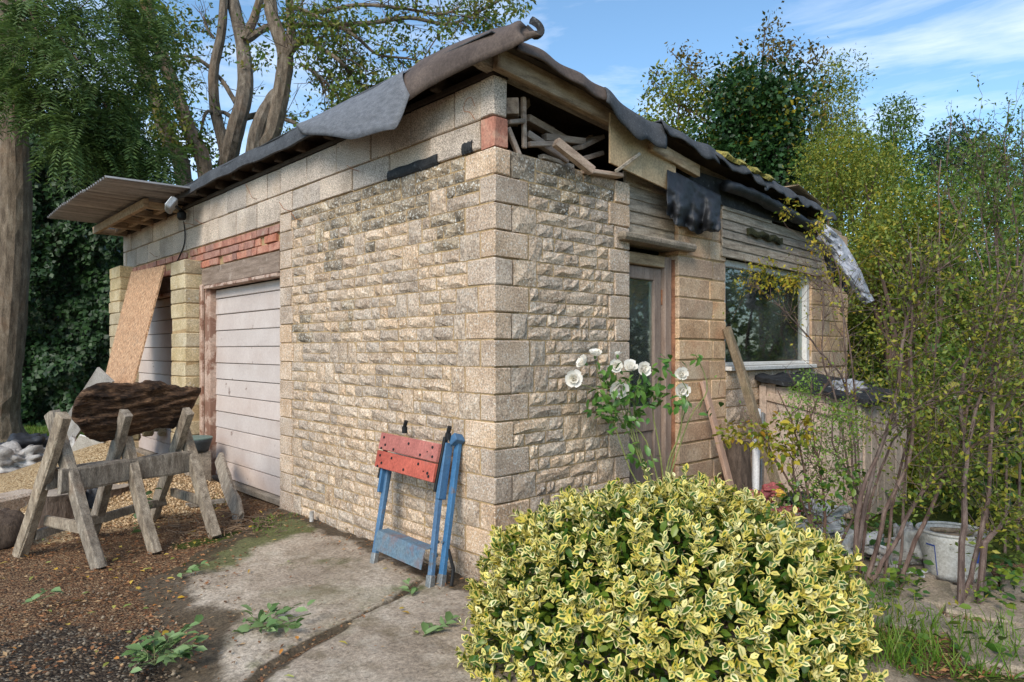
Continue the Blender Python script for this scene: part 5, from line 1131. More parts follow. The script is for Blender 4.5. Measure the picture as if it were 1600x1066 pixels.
flower(965, 555, 4.1, .030, (0, 0, 1), (3, 3, 2))
base = np.array([1.08, -.36, 0.0]); CANES = [[(1030, 790), (1000, 710), (965, 650), (935, 612), (905, 600)], [(1030, 790), (1002, 715), (985, 660), (970, 625), (966, 612)], [(1034, 790), (1045, 720), (1062, 680), (1066, 640), (1065, 615)], [(1034, 790), (1060, 680), (1075, 620), (1064, 592)], [(1026, 790), (1000, 700), (990, 640), (1000, 585)], [(1026, 790), (990, 690), (984, 640), (984, 585)], [(1036, 790), (1075, 660), (1105, 610), (1090, 560), (1082, 555)], [(1020, 790), (985, 735), (940, 600), (930, 565)], [(1036, 790), (1010, 690), (975, 650), (962, 580)], [(1040, 790), (1030, 700), (1020, 640), (1030, 590)]]
for cpx in CANES:
    pts = [base + rng.normal(0, .03, 3) * (1, 1, 0)] + [at(x, y, 4.18 - .10 * i / len(cpx)) for i, (x, y) in enumerate(cpx)]; sl = smoothline(pts, 4); G().add(*tube(sl, np.linspace(.0065, .0025, len(sl)), 6)).build('cane', m_cane, rose)
rll = shared_leaf('rose_leaf', T8, m_roseleaf, .58)
for (x, y, rr, n) in ((945, 615, 26, 20), (975, 630, 30, 24), (1000, 600, 24, 16), (1020, 610, 28, 20), (960, 655, 26, 16), (1035, 625, 22, 14), (1060, 630, 14, 8), (935, 640, 18, 8), (990, 650, 22, 12), (1040, 575, 20, 10), (950, 590, 18, 10), (1070, 625, 10, 5), (975, 600, 26, 12), (1090, 560, 10, 4), (1000, 715, 26, 7), (985, 720, 24, 6), (1110, 640, 16, 4)):
    for k in range(int(n * 1.45)):
        p = at(x + rng.normal(0, rr * .55), y + rng.normal(0, rr * .45), 4.1 + rng.normal(0, .07)); put_leaf(rll, p, unit(rng.normal(0, 1, 3) + (0, 0, -.35)), unit(rng.normal(0, .5, 3) + (0, 0, 1) + to * .4), rng.uniform(.042, .078), rose)
# --- stems and shrubs on the right
def stems(name, parent, L, d, r0, r1, mat, n=7, wig=.0035):
    out = []
    for k, path in enumerate(L):
        dd = d if np.isscalar(d) else np.linspace(d[0], d[1], len(path)); pts = np.array([at(x, y, dd if np.isscalar(dd) else dd[i]) for i, (x, y) in enumerate(path)])
        sl = smoothline(pts, 4); sl[1:-1] += rng.normal(0, wig, (len(sl) - 2, 3)); 
        if path[0][1] > 850: sl[0, 2] = -.03
        k_ = 1.0 if path[0][1] > 850 else .6
        G().add(*tube(sl, np.linspace(r0 * k_, r1, len(sl)), n, noise=.05)).build(name, mat, parent); out.append(sl)
    return out
def twigs(lines, parent, n, L, mat, name='twigs', r=.0022, up=.25, t0=.3, kids=2):
    g = G(); tips = []
    for k in range(n):
        l_ = lines[rng.integers(len(lines))]; i = int((t0 + (1 - t0) * rng.random()) * (len(l_) - 2)); p = l_[i]; d = unit(rng.normal(0, .7, 3) + unit(l_[i + 1] - l_[i]) * .8 + (0, 0, up)); ln = L * rng.uniform(.4, 1.3)
        q = [p, p + d * ln * .5 + rng.normal(0, .02, 3), p + d * ln + rng.normal(0, .04, 3)]; sl = smoothline(q, 3); g.add(*tube(sl, np.linspace(r, r * .4, len(sl)), 4, cap=False)); tips += [x for x in sl[1:]]
        for j in range(kids):
            b = sl[rng.integers(1, len(sl))]; e = b + unit(d + rng.normal(0, .6, 3)) * ln * .45; g.add(*tube([b, (b + e) / 2 + rng.normal(0, .01, 3), e], [r * .6, r * .5, r * .3], 4, cap=False)); tips += [(b + e) / 2, e]
    g.build(name, mat, parent, kind='stuff'); return np.array(tips)
def twigleaves(tips, parent, n, L, asp, mat, sp=.03, name='leaves', T=T4, droop=.1):
    P = tips[rng.integers(len(tips), size=n)] + rng.normal(0, sp, (n, 3)); ln = L * rng.uniform(.6, 1.4, n)
    return leaves(name, P, rng.normal(0, 1, (n, 3)) + (0, 0, -droop), rng.normal(0, .7, (n, 3)) + (0, 0, 1), ln, ln * asp, T, mat, parent, kind='stuff')
m_lfyel = LM('yellowing_leaf', [(150, 150, 46), (186, 164, 48), (118, 136, 44), (200, 172, 60), (92, 120, 40), (176, 128, 40)], trans=.35)
m_lffresh = LM('fresh_green_leaf', [(96, 134, 50), (126, 158, 66), (110, 146, 58), (146, 168, 70)], trans=.35)
m_lfgreen = LM('mid_green_leaf', [(58, 88, 34), (84, 114, 44), (110, 134, 52), (70, 100, 38), (132, 144, 56)], trans=.3)
m_lfolive = LM('olive_autumn_leaf', [(78, 98, 36), (108, 124, 46), (136, 144, 54), (168, 156, 56), (90, 112, 40), (120, 136, 52)], trans=.35)
m_lfdark = LM('dark_glossy_leaf', [(26, 46, 24), (38, 62, 30), (52, 80, 38), (30, 52, 26)], trans=.12, rough=.5, spec=.35)
m_lffeather = LM('feathery_leaf', [(60, 82, 46), (80, 104, 54), (106, 128, 66), (68, 92, 48), (124, 142, 78)], trans=.35)
def shrub(name, basepx, d0, label):
    p = at(*basepx, d0); p[2] = 0; return empty(name, p, label, 'shrub')
shA = shrub('garden_shrub', (1300, 920), 3.75, 'bare-stemmed shrub with yellow and fresh green leaves in front of the store cupboard')
la = stems('stem', shA, [[(1300, 935), (1285, 860), (1255, 790), (1222, 735), (1196, 690), (1185, 655)], [(1303, 935), (1290, 850), (1285, 770), (1275, 700), (1265, 640)], [(1306, 935), (1312, 850), (1345, 780), (1300, 690), (1310, 640)], [(1300, 935), (1275, 840), (1240, 740), (1262, 660), (1290, 600)], [(1298, 930), (1270, 830), (1250, 700), (1215, 610)]], (3.7, 3.9), .010, .003, m_stemb)
tp = twigs(la, shA, 110, .22, m_stemb, t0=.35); twigleaves(tp, shA, 900, .022, .55, m_lffresh, name='fresh_leaves', sp=.02)
C = [at(x, y, 3.85 + rng.normal(0, .1)) for x, y in ((1205, 690), (1225, 660), (1235, 700), (1190, 680), (1160, 676), (1140, 680), (1250, 670), (1215, 715))]
foliage('yellow_leaves', C, np.full(len(C), .075), 430, .034, m_lfyel, shA, .62, T8, shell=.2)
C = [at(x, y, 3.9 + rng.normal(0, .1)) for x, y in ((1260, 600), (1300, 650), (1320, 640), (1335, 660), (1280, 690), (1310, 700), (1245, 620), (1290, 740), (1330, 690))]
foliage('fresh_foliage', C, np.full(len(C), .085), 2400, .017, m_lffresh, shA, .42, T4, shell=.1)
C = [at(x, y, 3.8 + rng.normal(0, .1)) for x, y in ((1270, 745), (1250, 770), (1300, 770), (1240, 800), (1330, 740), (1200, 800), (1210, 830))]
foliage('lower_leaves', C, np.full(len(C), .09), 420, .034, m_eug, shA, .6, T8, shell=.2)
shB = shrub('garden_shrub', (1390, 950), 3.5, 'tall arching shrub with grey brown stems and tiny leaves at the right')
lb_ = stems('stem', shB, [[(1330, 925), (1350, 800), (1375, 700), (1410, 655), (1470, 618), (1560, 612), (1640, 630)], [(1345, 930), (1390, 860), (1440, 770), (1490, 725), (1550, 670), (1640, 600)], [(1395, 955), (1420, 870), (1465, 770), (1500, 690), (1520, 600), (1550, 500), (1580, 420)], [(1335, 925), (1345, 780), (1390, 660), (1410, 540), (1425, 470), (1440, 440), (1500, 400)], [(1350, 930), (1385, 800), (1425, 700), (1424, 560), (1425, 480), (1422, 380)]], (3.65, 3.5), .013, .0035, m_stemr)
stems('stem', shB, [[(1338, 928), (1360, 790), (1395, 690), (1440, 650), (1475, 665)], [(1400, 955), (1410, 820), (1420, 640), (1418, 470)], [(1440, 780), (1460, 600), (1466, 420), (1470, 250)], [(1380, 930), (1400, 760), (1440, 640), (1500, 560), (1560, 540)]], (3.7, 3.9), .009, .003, m_stemr)
tp = twigs(lb_, shB, 170, .34, m_stemr, t0=.35, up=.35); twigleaves(tp, shB, 4200, .027, .5, m_lfolive, sp=.035)
shC = shrub('garden_shrub', (1500, 930), 3.5, 'forked dark-stemmed shrub behind the white tub at the right edge')
lc = stems('stem', shC, [[(1500, 925), (1505, 820), (1508, 700), (1502, 600), (1530, 500), (1545, 440)], [(1455, 985), (1495, 955), (1520, 880), (1545, 780), (1550, 690), (1600, 590), (1650, 540)], [(1528, 860), (1570, 820), (1640, 790)], [(1505, 760), (1525, 640), (1560, 560), (1600, 480)], [(1545, 740), (1555, 600), (1570, 500), (1600, 400)]], (3.42, 3.7), .017, .004, m_stemr)
tp = twigs(lc, shC, 120, .36, m_stemr, t0=.4, up=.35); twigleaves(tp, shC, 3800, .028, .5, m_lfolive, sp=.035)
# whippy shoots against the sky
shD = shrub('garden_shrub', (1560, 900), 4.4, 'tall shrub at the right edge with whippy shoots reaching into the sky')
ld = stems('shoot', shD, [[(1540, 900), (1550, 600), (1560, 400), (1540, 280), (1502, 185)], [(1570, 900), (1575, 600), (1590, 380), (1570, 250), (1577, 160)], [(1590, 880), (1600, 500), (1600, 330), (1597, 170)], [(1560, 600), (1545, 400), (1530, 300), (1548, 215)], [(1560, 500), (1520, 380), (1480, 290), (1487, 182)], [(1600, 600), (1560, 420), (1555, 300), (1580, 200)]], (4.4, 4.6), .009, .0025, m_stemr)
tp = twigs(ld, shD, 120, .28, m_stemr, t0=.45, up=.5); twigleaves(tp, shD, 2600, .026, .42, m_lfgreen, sp=.03)
tips_ = np.concatenate([l_[len(l_) // 2:] for l_ in ld]); twigleaves(tips_, shD, 500, .032, .36, m_lfgreen, sp=.012, name='shoot_leaves')
# yellow sprays in front of the window
shE = shrub('garden_shrub', (1330, 860), 5.0, 'wiry shrub with yellow leaf sprays across the right of the window')
le = stems('stem', shE, [[(1345, 860), (1335, 700), (1320, 600), (1290, 560), (1262, 525), (1205, 465), (1170, 445)], [(1345, 860), (1325, 640), (1318, 500), (1310, 420), (1275, 360)], [(1345, 860), (1310, 640), (1285, 560), (1287, 480), (1283, 430)], [(1350, 860), (1330, 560), (1300, 450), (1240, 420)]], (4.9, 4.85), .008, .003, m_stemr)
tp = twigs(le, shE, 90, .3, m_stemr, t0=.3); twigleaves(tp, shE, 420, .022, .5, m_lfyel, sp=.03)
C = [at(x, y, 4.85 + rng.normal(0, .08)) for x, y in ((1190, 440), (1210, 450), (1225, 430), (1180, 425), (1240, 440), (1200, 415), (1250, 430), (1165, 445), (1272, 360), (1285, 345), (1282, 390), (1232, 325), (1300, 420), (1310, 440))]
foliage('leaf_sprays', C, np.full(len(C), .075), 900, .030, m_lfyel, shE, .5, T4, shell=.1)
# glossy laurel at the right edge, ground cover, grass
C = [at(x, y, 4.9 + rng.normal(0, .3)) for x, y in [(rng.uniform(1500, 1700), rng.uniform(560, 900)) for k in range(34)]]
o = empty('spotted_laurel', (at(1600, 900, 4.9)[0], at(1600, 900, 4.9)[1], 0), 'glossy broad-leaved laurel behind the stems at the right edge', 'shrub')
foliage('leaves', C, np.full(len(C), .26), 2300, .088, LM('laurel_leaf', [(40, 68, 26), (66, 98, 36), (108, 124, 44), (160, 150, 56), (52, 80, 30)], trans=.2, rough=.35, spec=.5), o, .42, T8, shell=.3, kind='stuff', droop=.4)
stems('stem', o, [[(1580, 905), (1590, 750), (1600, 600)], [(1540, 905), (1545, 750), (1530, 640)], [(1620, 905), (1640, 700), (1660, 560)]], 4.95, .015, .006, m_stemb)
# hedge masses behind
def mass(name, boxes, n, L, mat, label, cat, asp=.5, T=T4, shell=.35, rad=(.35, .6), trunk=None, extra=None, droop=.3, jit=.8):
    C = []; rr = []
    for (x0, x1, y0, y1, d0, d1, k) in boxes:
        for i in range(k):
            C.append(at(rng.uniform(x0, x1), rng.uniform(y0, y1), rng.uniform(d0, d1))); rr.append(rng.uniform(*rad))
    C = np.array(C); C[:, 2] = np.maximum(C[:, 2], .15); b = C.mean(0); b[2] = 0; t_ = empty(name, b, label, cat)
    foliage('crown', C, np.array(rr), n, L, mat, t_, asp, T, shell, kind='stuff', droop=droop, jit=jit)
    g = G(); root = np.array([b[0], b[1], -.05]) if trunk is None else trunk
    fork = root + np.array([0, 0, max(.3, C[:, 2].max() * .3)])
    g.add(*tube([root, (root + fork) / 2 + rng.normal(0, .03, 3), fork], [.09, .075, .065], 8))
    for c_ in C[rng.permutation(len(C))[:26]]:
        m_ = (fork + c_) / 2 + rng.normal(0, .15, 3) + (0, 0, .1); g.add(*tube(smoothline([fork, m_, c_], 4), np.linspace(.045, .008, 9), 6))
    g.build('trunk', m_stemb, t_)
    if extra:
        k = extra[0]; foliage('turning_leaves', C[rng.permutation(len(C))[:max(3, len(C) // 3)]], np.array(rr)[:max(3, len(C) // 3)] * .8, k, L, extra[1], t_, asp, T, .3, kind='stuff')
    return t_
mass('hedge_shrub', [(1345, 1480, 330, 560, 6.9, 8.2, 22), (1350, 1480, 560, 860, 6.2, 7.2, 20)], 30000, .042, m_lfolive, 'olive green hedge shrub growing past the end of the garage', 'shrub', rad=(.25, .5), extra=(4200, m_lfyel))
mass('hedge_shrub', [(1460, 1680, 300, 560, 6.6, 8.0, 24), (1470, 1690, 560, 900, 5.6, 6.8, 22)], 30000, .042, m_lfgreen, 'green hedge shrub behind the laurel at the right edge', 'shrub', rad=(.25, .5), extra=(2500, m_lfolive))
mass('garden_tree', [(1270, 1420, 235, 430, 9.0, 10.5, 26), (1300, 1420, 430, 560, 8.6, 9.6, 12)], 32000, .048, m_lfolive, 'loose olive and yellow leaved tree rising behind the end of the roof', 'tree', rad=(.3, .6), extra=(2500, m_lfyel), asp=.42)
mass('garden_tree', [(1400, 1700, 250, 420, 9.5, 11.5, 34), (1400, 1700, 420, 620, 9.0, 10.5, 18)], 34000, .052, m_lfgreen, 'broad mid green tree behind the hedge at the far right', 'tree', rad=(.35, .7), extra=(2500, m_lfolive), asp=.42)
mass('garden_tree', [(1180, 1330, 240, 330, 12.5, 14.5, 22), (1240, 1320, 150, 260, 13.5, 14.5, 14), (1268, 1318, 118, 160, 13.8, 14.2, 5)], 18000, .070, m_lfolive, 'feathery olive tree left of the willow-like top, behind the roof end', 'tree', rad=(.35, .6), asp=.36)
mass('garden_tree', [(1330, 1420, 205, 290, 14, 15.5, 14), (1385, 1412, 168, 215, 14.5, 15, 6)], 6500, .080, m_lfgreen, 'upright pointed tree in the distance above the hedge', 'tree', rad=(.3, .5), asp=.36)
mass('garden_tree', [(1430, 1560, 210, 280, 15, 17, 16)], 5500, .090, m_lfdark, 'dark distant tree top at the right behind the hedge', 'tree', rad=(.4, .6))
mass('ivy_tree', [(1145, 1245, 125, 265, 11.8, 12.5, 26), (1090, 1235, 220, 320, 11.8, 12.4, 16)], 17000, .080, LM('ivy_crown_leaf', [(30, 56, 30), (46, 76, 38), (62, 94, 44), (40, 66, 34)], trans=.2, rough=.4), 'dense dark green ivy-clad tree standing behind the garage roof', 'tree', rad=(.4, .65), asp=.75, extra=(1300, m_lfyel))
mass('garden_tree', [(1000, 1150, 200, 300, 12.5, 13.8, 26), (985, 1130, 130, 215, 13, 14, 12)], 8500, .085, m_lfolive, 'thin olive and green tree just above the garden side of the roof', 'tree', rad=(.28, .5), extra=(1800, m_lfgreen), shell=.2)
# yellow-brown twiggy tops of the tall tree
top = empty('twiggy_tree', (at(1220, 300, 13.6)[0], at(1220, 300, 13.6)[1], 0), 'brown and yellow twiggy tree top standing highest above the roof', 'tree')
out = []; tips = []
b0 = top.location; b0 = np.array([b0.x, b0.y, 0]); tr_ = [b0, at(1205, 330, 13.6), at(1200, 230, 13.6), at(1205, 160, 13.6)]
g = G().add(*tube(smoothline(tr_, 4), np.linspace(.16, .07, 13), 8))
for (x, y, ex, ey) in ((1205, 200, 1195, 45), (1205, 170, 1238, 70), (1205, 190, 1285, 85), (1205, 210, 1290, 130), (1200, 220, 1120, 85), (1200, 230, 1048, 80), (1200, 240, 1020, 140), (1200, 230, 1085, 120), (1205, 150, 1210, 60), (1200, 240, 1270, 165), (1200, 190, 1160, 90)):
    q = [at(x, y, 13.6), at((x + ex) / 2 + rng.normal(0, 6), (y + ey) / 2 + 5, 13.6 + rng.normal(0, .25)), at(ex, ey, 13.6 + rng.normal(0, .4))]; sl = smoothline(q, 5); g.add(*tube(sl, np.linspace(.035, .008, len(sl)), 5)); 
    for i in range(4, len(sl)): tips += [sl[i]]
    for j in range(6):
        i = rng.integers(4, len(sl)); e = sl[i] + unit(rng.normal(0, 1, 3) + (0, 0, .6)) * rng.uniform(.2, .55); g.add(*tube([sl[i], (sl[i] + e) / 2, e], [.009, .006, .004], 4)); tips += [e, e, (e + sl[i]) / 2]
g.build('trunk', m_stemb, top); tips = np.array(tips)
n = 2600; P_ = tips[rng.integers(len(tips), size=n)] + rng.normal(0, .10, (n, 3)); ln = rng.uniform(.06, .12, n)
leaves('crown', P_, rng.normal(size=(n, 3)) + (0, 0, -.3), rng.normal(size=(n, 3)) + (0, 0, .7), ln, ln * .5, T4, LM('brown_green_leaf', [(74, 72, 32), (112, 96, 40), (60, 66, 30), (140, 112, 46), (88, 84, 36)], trans=.3), top, kind='stuff')
# ---------------------------------------------------------------- left side trees
m_trunk = M('smooth_brown_bark', [(74, 62, 50), (110, 95, 78), (136, 122, 104)], scale=4, stretch=(5, 5, 1.2), rough=.95, bump=.8, bscale=30, dist=.02, vary=.06, fine=.5, patches=[((84, 70, 52), 3, .55, .7, .5), ((128, 92, 58), 1.6, .55, .72, .5)])
t1 = empty('garden_tree', (-1.05, 9.25, 0), 'large tree at the left edge with feathery drooping green foliage and thick brown trunk', 'tree')
tl = smoothline([(-1.05, 9.28, -.1), at(0, 640, 9.6), at(8, 560, 9.55), at(20, 400, 9.5), at(22, 260, 9.5), at(14, 120, 9.5), at(20, -40, 9.5)], 5)
G().add(*tube(tl, np.interp(np.linspace(0, 1, len(tl)), [0, .06, .15, .6, 1], [.46, .30, .23, .20, .15]), 14, noise=.03)).build('trunk', m_trunk, t1)
g = G(); C = []; rr = []
for (x, y, d) in ((60, 40, 8.6), (120, 60, 8.3), (40, 110, 8.4), (170, 90, 8.6), (95, 130, 8.2), (150, 150, 8.4), (200, 60, 8.9), (30, 30, 8.8), (230, 30, 9.2), (110, 190, 8.3), (160, 215, 8.5), (60, 165, 8.4), (200, 230, 8.7), (130, 240, 8.5), (10, 150, 8.2), (90, 20, 9), (185, 20, 9), (225, 250, 8.9), (180, 190, 8.7), (20, 70, 8.2), (130, 105, 8.0), (70, 90, 8.0), (-40, 60, 8.4), (-30, 140, 8.4), (240, 120, 9.2), (60, 0, 8.4), (140, 0, 8.6), (205, 265, 8.9), (250, 255, 9.0), (100, 215, 8.2)):
    c_ = at(x, y, d); C.append(c_); rr.append((.34, .34, .24)); s_ = tl[rng.integers(int(len(tl) * .72), len(tl))]; g.add(*tube(smoothline([s_, (s_ + c_) / 2 + (0, 0, .25), c_], 4), np.linspace(.028, .006, 9), 5))
g.build('branches', m_stemb, t1)
# feathery: leaflets strung in pairs along drooping stalks
C = np.array(C); K = 1500; P0, d0 = scatter(C, np.array(rr), K, .3); ax = unit(d0 * .5 + rng.normal(0, .5, (K, 3)) + (0, 0, -.35)); PL = []; XL = []; NL = []
for p, a_ in zip(P0, ax):
    _, s_, u_ = frame(a_)
    for j in range(9):
        for sg in (-1, 1): PL.append(p + a_ * .032 * j + (0, 0, -.0022 * j * j)); XL.append(s_ * sg + a_ * .45 + (0, 0, -.25)); NL.append(u_ + rng.normal(0, .25, 3))
PL = np.array(PL); n = len(PL); ln = rng.uniform(.07, .11, n)
leaves('crown', PL, np.array(XL), np.array(NL), ln, ln * .24, T4, m_lffeather, t1, kind='stuff', rnd=np.repeat(rng.random(K), 18) * .7 + rng.random(n) * .3)
# ivy wall behind
iv = empty('ivy_hedge', (at(60, 600, 12)[0], at(60, 600, 12)[1], 0), 'tall dark hedge smothered in glossy ivy behind the left tree', 'hedge')
n = 26000; x = rng.uniform(-160, 215, n); y = 700 - 560 * rng.random(n) ** .9; k = 11.6 + .5 * vnoise(np.stack([x / 38, y / 38, 0 * x], 1), 1, 71) + .25 * vnoise(np.stack([x / 14, y / 14, 0 * x], 1), 1, 72) + np.abs(rng.normal(0, .10, n)) + np.where(y < 200, .3, 0)
PLv = CAM + k[:, None] * (FWD + RGT * ((x - 800) / FPX)[:, None] + np.array([0, 0, 1.0]) * ((HOR - y) / FPX)[:, None]); PLv[:, 2] = np.maximum(PLv[:, 2], .02); ln = rng.uniform(.07, .12, n)
leaves('ivy_leaves', PLv, rng.normal(0, .7, (n, 3)) - FWD * .4 + (0, 0, -.7), rng.normal(0, .45, (n, 3)) - FWD * .9 + (0, 0, .5), ln, ln * .85, T4, m_lfdark, iv, kind='stuff')
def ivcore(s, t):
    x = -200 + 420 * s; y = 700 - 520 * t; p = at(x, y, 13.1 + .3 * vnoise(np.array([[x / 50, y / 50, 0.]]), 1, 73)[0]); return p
G().add(*grid(ivcore, 24, 24, thick=.5, flip=True)).build('ivy_core_sheet', M('dark_ivy_core', [(26, 28, 18), (46, 44, 30)], scale=14, rough=1, bump=1, vary=0), iv)  # dark sheet added behind the ivy leaves, blocks the sky in the gaps
# grass under the left trees and in the garden
m_grass = LM('grass_blade', [(70, 104, 30), (96, 130, 42), (118, 148, 56), (84, 112, 38), (140, 140, 70)], trans=.3)
TG = (np.array([(0, -.5, 0), (0, .5, 0), (.55, .35, .02), (.55, -.35, .02), (1, 0, -.12)]), [(0, 1, 2, 3), (3, 2, 4)], np.zeros(5))
def grass(name, regions, L, label):
    P = np.concatenate([np.stack([gnd(*q) for q in zip(rng.uniform(x0, x1, n), rng.uniform(y0, y1, n))]) for (x0, x1, y0, y1, n) in regions]); n = len(P); ln = L * rng.uniform(.4, 1.4, n)
    o = leaves(name, P, rng.normal(0, .45, (n, 3)) + (0, 0, 1), rng.normal(0, 1, (n, 3)), ln, np.full(n, .006), TG, m_grass, loc=(P[0, 0], P[0, 1], 0), kind='stuff'); o['label'] = label; o['category'] = 'grass'
grass('lawn_grass', [(-20, 185, 668, 705, 6000)], .07, 'strip of bright green lawn grass below the ivy hedge')
grass('rough_grass', [(1330, 1470, 965, 1060, 500), (1480, 1600, 985, 1062, 250), (1340, 1420, 900, 960, 150)], .13, 'tufts of rough grass at the foot of the right-hand shrubs')
grass('wall_weeds', [(296, 352, 772, 790, 120), (420, 470, 806, 822, 250), (395, 455, 812, 838, 300)], .035, 'short mossy weeds growing along the foot of the garage door')
# low leaves around shrub feet
P_ = np.concatenate([np.stack([gnd(*q) for q in zip(rng.uniform(a, b, n), rng.uniform(c_, d_, n))]) for a, b, c_, d_, n in ((1300, 1360, 860, 1000, 90), (1330, 1440, 780, 860, 220), (1530, 1600, 890, 960, 160), (1160, 1330, 820, 880, 160), (1330, 1600, 740, 800, 400), (1400, 1600, 1000, 1060, 60), (1395, 1450, 905, 950, 70), (1340, 1400, 930, 1000, 60))]); n = len(P_); P_[:, 2] = rng.uniform(.02, .16, n); ln = rng.uniform(.03, .06, n)
o = leaves('ground_ivy', P_, rng.normal(0, 1, (n, 3)) * (1, 1, .3), rng.normal(0, .4, (n, 3)) + (0, 0, 1), ln, ln * .7, T8, m_eug, loc=(1.6, -1.4, 0), kind='stuff'); o['label'] = 'low green creeping plants round the shrub stems and rubbish'; o['category'] = 'ground cover'
ptsd = np.stack([gnd(*q) for q in zip(rng.uniform(1330, 1600, 900), rng.uniform(960, 1066, 900))]); n = 900; ptsd[:, 2] = .01
leaves('garden_litter', ptsd, rng.normal(0, 1, (n, 3)) * (1, 1, .15), rng.normal(0, .35, (n, 3)) + (0, 0, 1), rng.uniform(.012, .04, n), rng.uniform(.005, .016, n), T4, m_litter, loc=(0, 0, 0), kind='stuff')
# leaning ivy-clad trunks and the many-stemmed tree behind the garage
def traced(name, label, paths, d, leafspots, mat=m_trunk, ivy=None, nleaf=0, leafmat=None, twigN=0):
    q = at(*paths[0][0][0], d); t_ = empty(name, (q[0], q[1], 0), label, 'tree'); lines = []
    for pi, (path, r0, r1) in enumerate(paths):
        pts = np.array([at(x, y, d + (rng.normal(0, .15) if i and pi else 0)) for i, (x, y) in enumerate(path)])
        if pi == 0: pts = np.vstack([[q[0] + .2, q[1], -.1], pts])
        sl = smoothline(pts, 5); G().add(*tube(sl, np.linspace(r0, r1, len(sl)), 9, noise=.03)).build('trunk' if r0 > .09 else 'limb', mat, t_); lines.append(sl)
    if twigN: tp = twigs([l_ for l_, p_ in zip(lines, paths) if p_[1] < .1] or lines, t_, twigN, .8, m_stemb, 'twigs', r=.008, up=.1, t0=.3); twigleaves(tp, t_, nleaf // 2, .085, .5, leafmat, sp=.07, name='sparse_leaves')
    if leafspots:
        C = np.array([at(x, y, d + rng.normal(0, .4)) for x, y, *_ in leafspots]); rr = np.array([s[2] if len(s) > 2 else .35 for s in leafspots]); foliage('crown', C, rr, nleaf, .085, leafmat, t_, .45, T4, shell=.1, kind='stuff')
    if ivy:
        for li, n in ivy:
            l_ = lines[li]; P_ = l_[rng.integers(len(l_) // 4, len(l_), size=n)] + rng.normal(0, .13, (n, 3)); leaves('ivy', P_, rng.normal(0, 1, (n, 3)) + (0, 0, -.4), rng.normal(0, .8, (n, 3)), rng.uniform(.06, .10, n), rng.uniform(.04, .07, n), T4, m_lfgreen, t_, kind='stuff')
    return t_
m_lfsky = LM('olive_canopy_leaf', [(70, 94, 40), (94, 118, 50), (120, 134, 58), (132, 122, 52), (80, 104, 44)], trans=.35)
traced('leaning_tree', 'left one of the two leaning ivy-clad trunks behind the garage', [([(288, 290), (262, 215), (232, 120), (205, 40), (190, -40)], .15, .10), ([(262, 215), (240, 262), (215, 258)], .05, .02)], 11.8, [(230, 60), (215, 110), (245, 150), (225, 190), (260, 200), (200, 160), (205, 20), (240, 20), (195, 220), (225, 240)], ivy=[(0, 1100)], nleaf=3600, leafmat=m_lfsky)
traced('leaning_tree', 'right one of the two leaning ivy-clad trunks behind the garage', [([(324, 292), (296, 205), (268, 125), (238, 45), (222, -40)], .14, .10)], 11.8, [(275, 30, .3), (285, 70, .25), (262, 60, .3), (300, 130, .2), (290, 90, .2), (305, 210, .2), (310, 230, .2)], ivy=[(0, 900)], nleaf=1100, leafmat=m_lfsky)
traced('many_stemmed_tree', 'bare grey many-stemmed tree behind the roof at centre left', [([(350, 300), (352, 240), (336, 170), (334, 110), (346, 50), (352, -40)], .12, .07), ([(352, 270), (368, 205), (383, 140), (379, 70), (363, 0), (358, -40)], .16, .10), ([(383, 62), (397, 28), (412, -20)], .085, .06), ([(386, 62), (420, 42), (462, 40), (500, 38), (560, 50)], .07, .03), ([(368, 160), (346, 125), (332, 112)], .045, .03), ([(334, 110), (308, 92), (285, 88), (265, 95)], .04, .012), ([(340, 180), (322, 176), (312, 215), (306, 225)], .035, .015), ([(380, 185), (415, 178), (450, 188), (490, 205)], .06, .03), ([(372, 190), (350, 176), (340, 178)], .04, .03), ([(334, 60), (322, 42), (318, 25)], .03, .01)], 12.2, [(270, 95, .2), (315, 60, .2), (330, 40, .2), (395, 85, .25), (410, 90, .25), (345, 235, .25), (360, 80, .2), (440, 190, .3), (470, 205, .3)], nleaf=700, leafmat=m_lfsky, twigN=60)
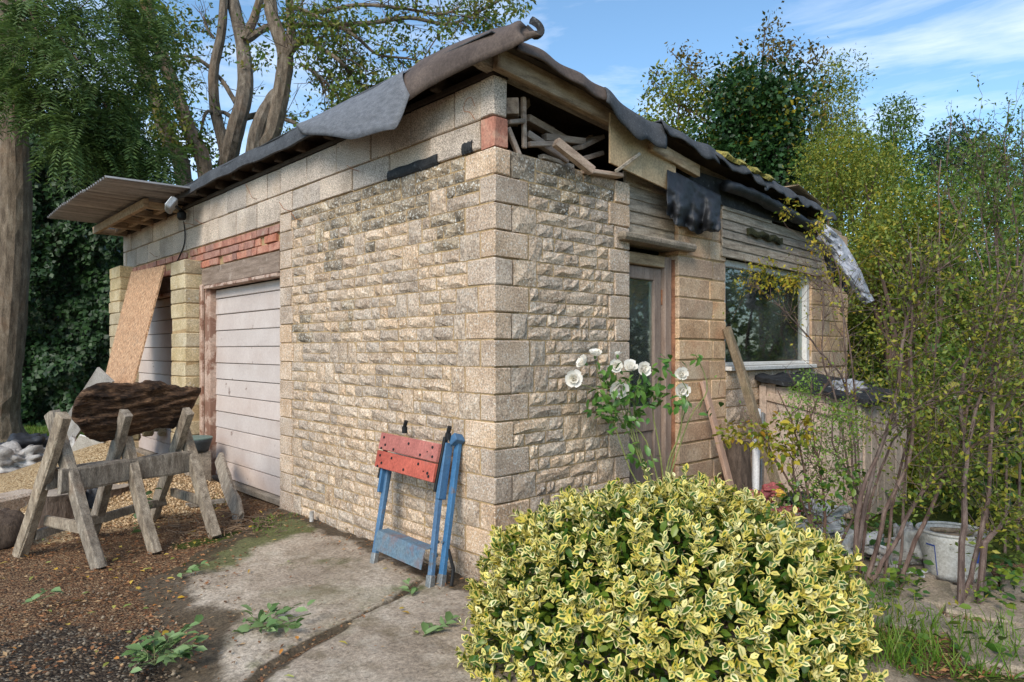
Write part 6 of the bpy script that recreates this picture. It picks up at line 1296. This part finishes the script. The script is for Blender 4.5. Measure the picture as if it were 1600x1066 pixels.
traced('many_stemmed_tree', 'grey tree with long leafy boughs reaching right over the garage roof', [([(405, 280), (425, 205), (440, 140), (446, 90), (438, 60), (424, 20), (420, -40)], .17, .10), ([(392, 280), (402, 205), (425, 155), (438, 140)], .14, .08), ([(446, 92), (462, 70), (480, 62)], .08, .05), ([(452, 80), (455, 40), (450, -20)], .09, .06), ([(450, 8), (480, 20), (530, 42), (560, 60)], .05, .025), ([(520, 40), (580, 36), (640, 28), (700, 38), (745, 20), (800, -10)], .045, .015), ([(480, 62), (530, 95), (560, 130), (595, 135)], .04, .015), ([(500, 20), (560, 8), (620, 12), (690, 22), (720, 10)], .04, .012), ([(560, 60), (590, 85), (640, 92), (670, 100)], .03, .01), ([(470, 100), (500, 120), (530, 150)], .03, .01)], 11.4,
       [(500, 40, .3), (520, 70, .35), (545, 90, .3), (560, 125, .35), (585, 140, .3), (540, 150, .3), (505, 115, .25), (600, 60, .25), (640, 60, .2), (690, 40, .2), (720, 25, .25), (750, 20, .3), (780, 10, .35), (810, 0, .3), (700, 70, .15), (655, 100, .2), (470, 30, .3), (480, 80, .25), (570, 30, .25), (530, 20, .3), (620, 20, .2), (530, 175, .25), (560, 165, .3), (600, 115, .2), (760, 50, .15), (510, 205, .2)], nleaf=4300, leafmat=m_lfsky, twigN=150)
# hedge and tree line closing the garden behind (seen between stems and in the window glass)
def wallofleaves(name, a, b, z1, n, L, mat, label):
    a = np.array(a); b = np.array(b); s_ = rng.random(n); z = rng.random(n) ** .9 * z1 * (1 + .22 * np.sin(s_ * 9) + .1 * np.sin(s_ * 31)); nn = np.array([-(b - a)[1], (b - a)[0], 0]) / np.linalg.norm(b - a)
    P_ = np.zeros((n, 3)); P_[:, :2] = a + (b - a) * s_[:, None]; P_[:, 2] = z; P_ += nn * (rng.normal(0, .35, n) + .5 * vnoise(P_, .8, 81))[:, None]; ln = L * rng.uniform(.6, 1.4, n)
    o = empty(name, (*((a + b) / 2), 0), label, 'hedge'); leaves('leaves', P_, rng.normal(size=(n, 3)), rng.normal(size=(n, 3)) + (0, 0, .5), ln, ln * .6, T4, mat, o, kind='stuff')
    g = G()
    for k in range(14): p = np.array([*(a + (b - a) * (k + .5) / 14), 0]); g.add(*tube([p - (0, 0, .1), p + (0, 0, z1 * .5), p + (rng.normal(0, .2), rng.normal(0, .2), z1 * .9)], [.07, .05, .02], 6))
    g.build('stems', m_stemb, o)
wallofleaves('boundary_hedge', (8.5, -4.5), (13.5, 5.5), 3.0, 9000, .16, m_lfgreen, 'dark boundary hedge glimpsed beyond the right-hand shrubs')
wallofleaves('garden_hedge', (2.0, -6.3), (13.0, -6.0), 3.6, 11000, .15, m_lfgreen, 'tall garden hedge mirrored in the window and door glass')
wallofleaves('boundary_hedge', (-9.0, 15.5), (6.5, 17.0), 2.6, 7000, .20, m_lfdark, 'low dark boundary hedge far behind the leaning trunks')
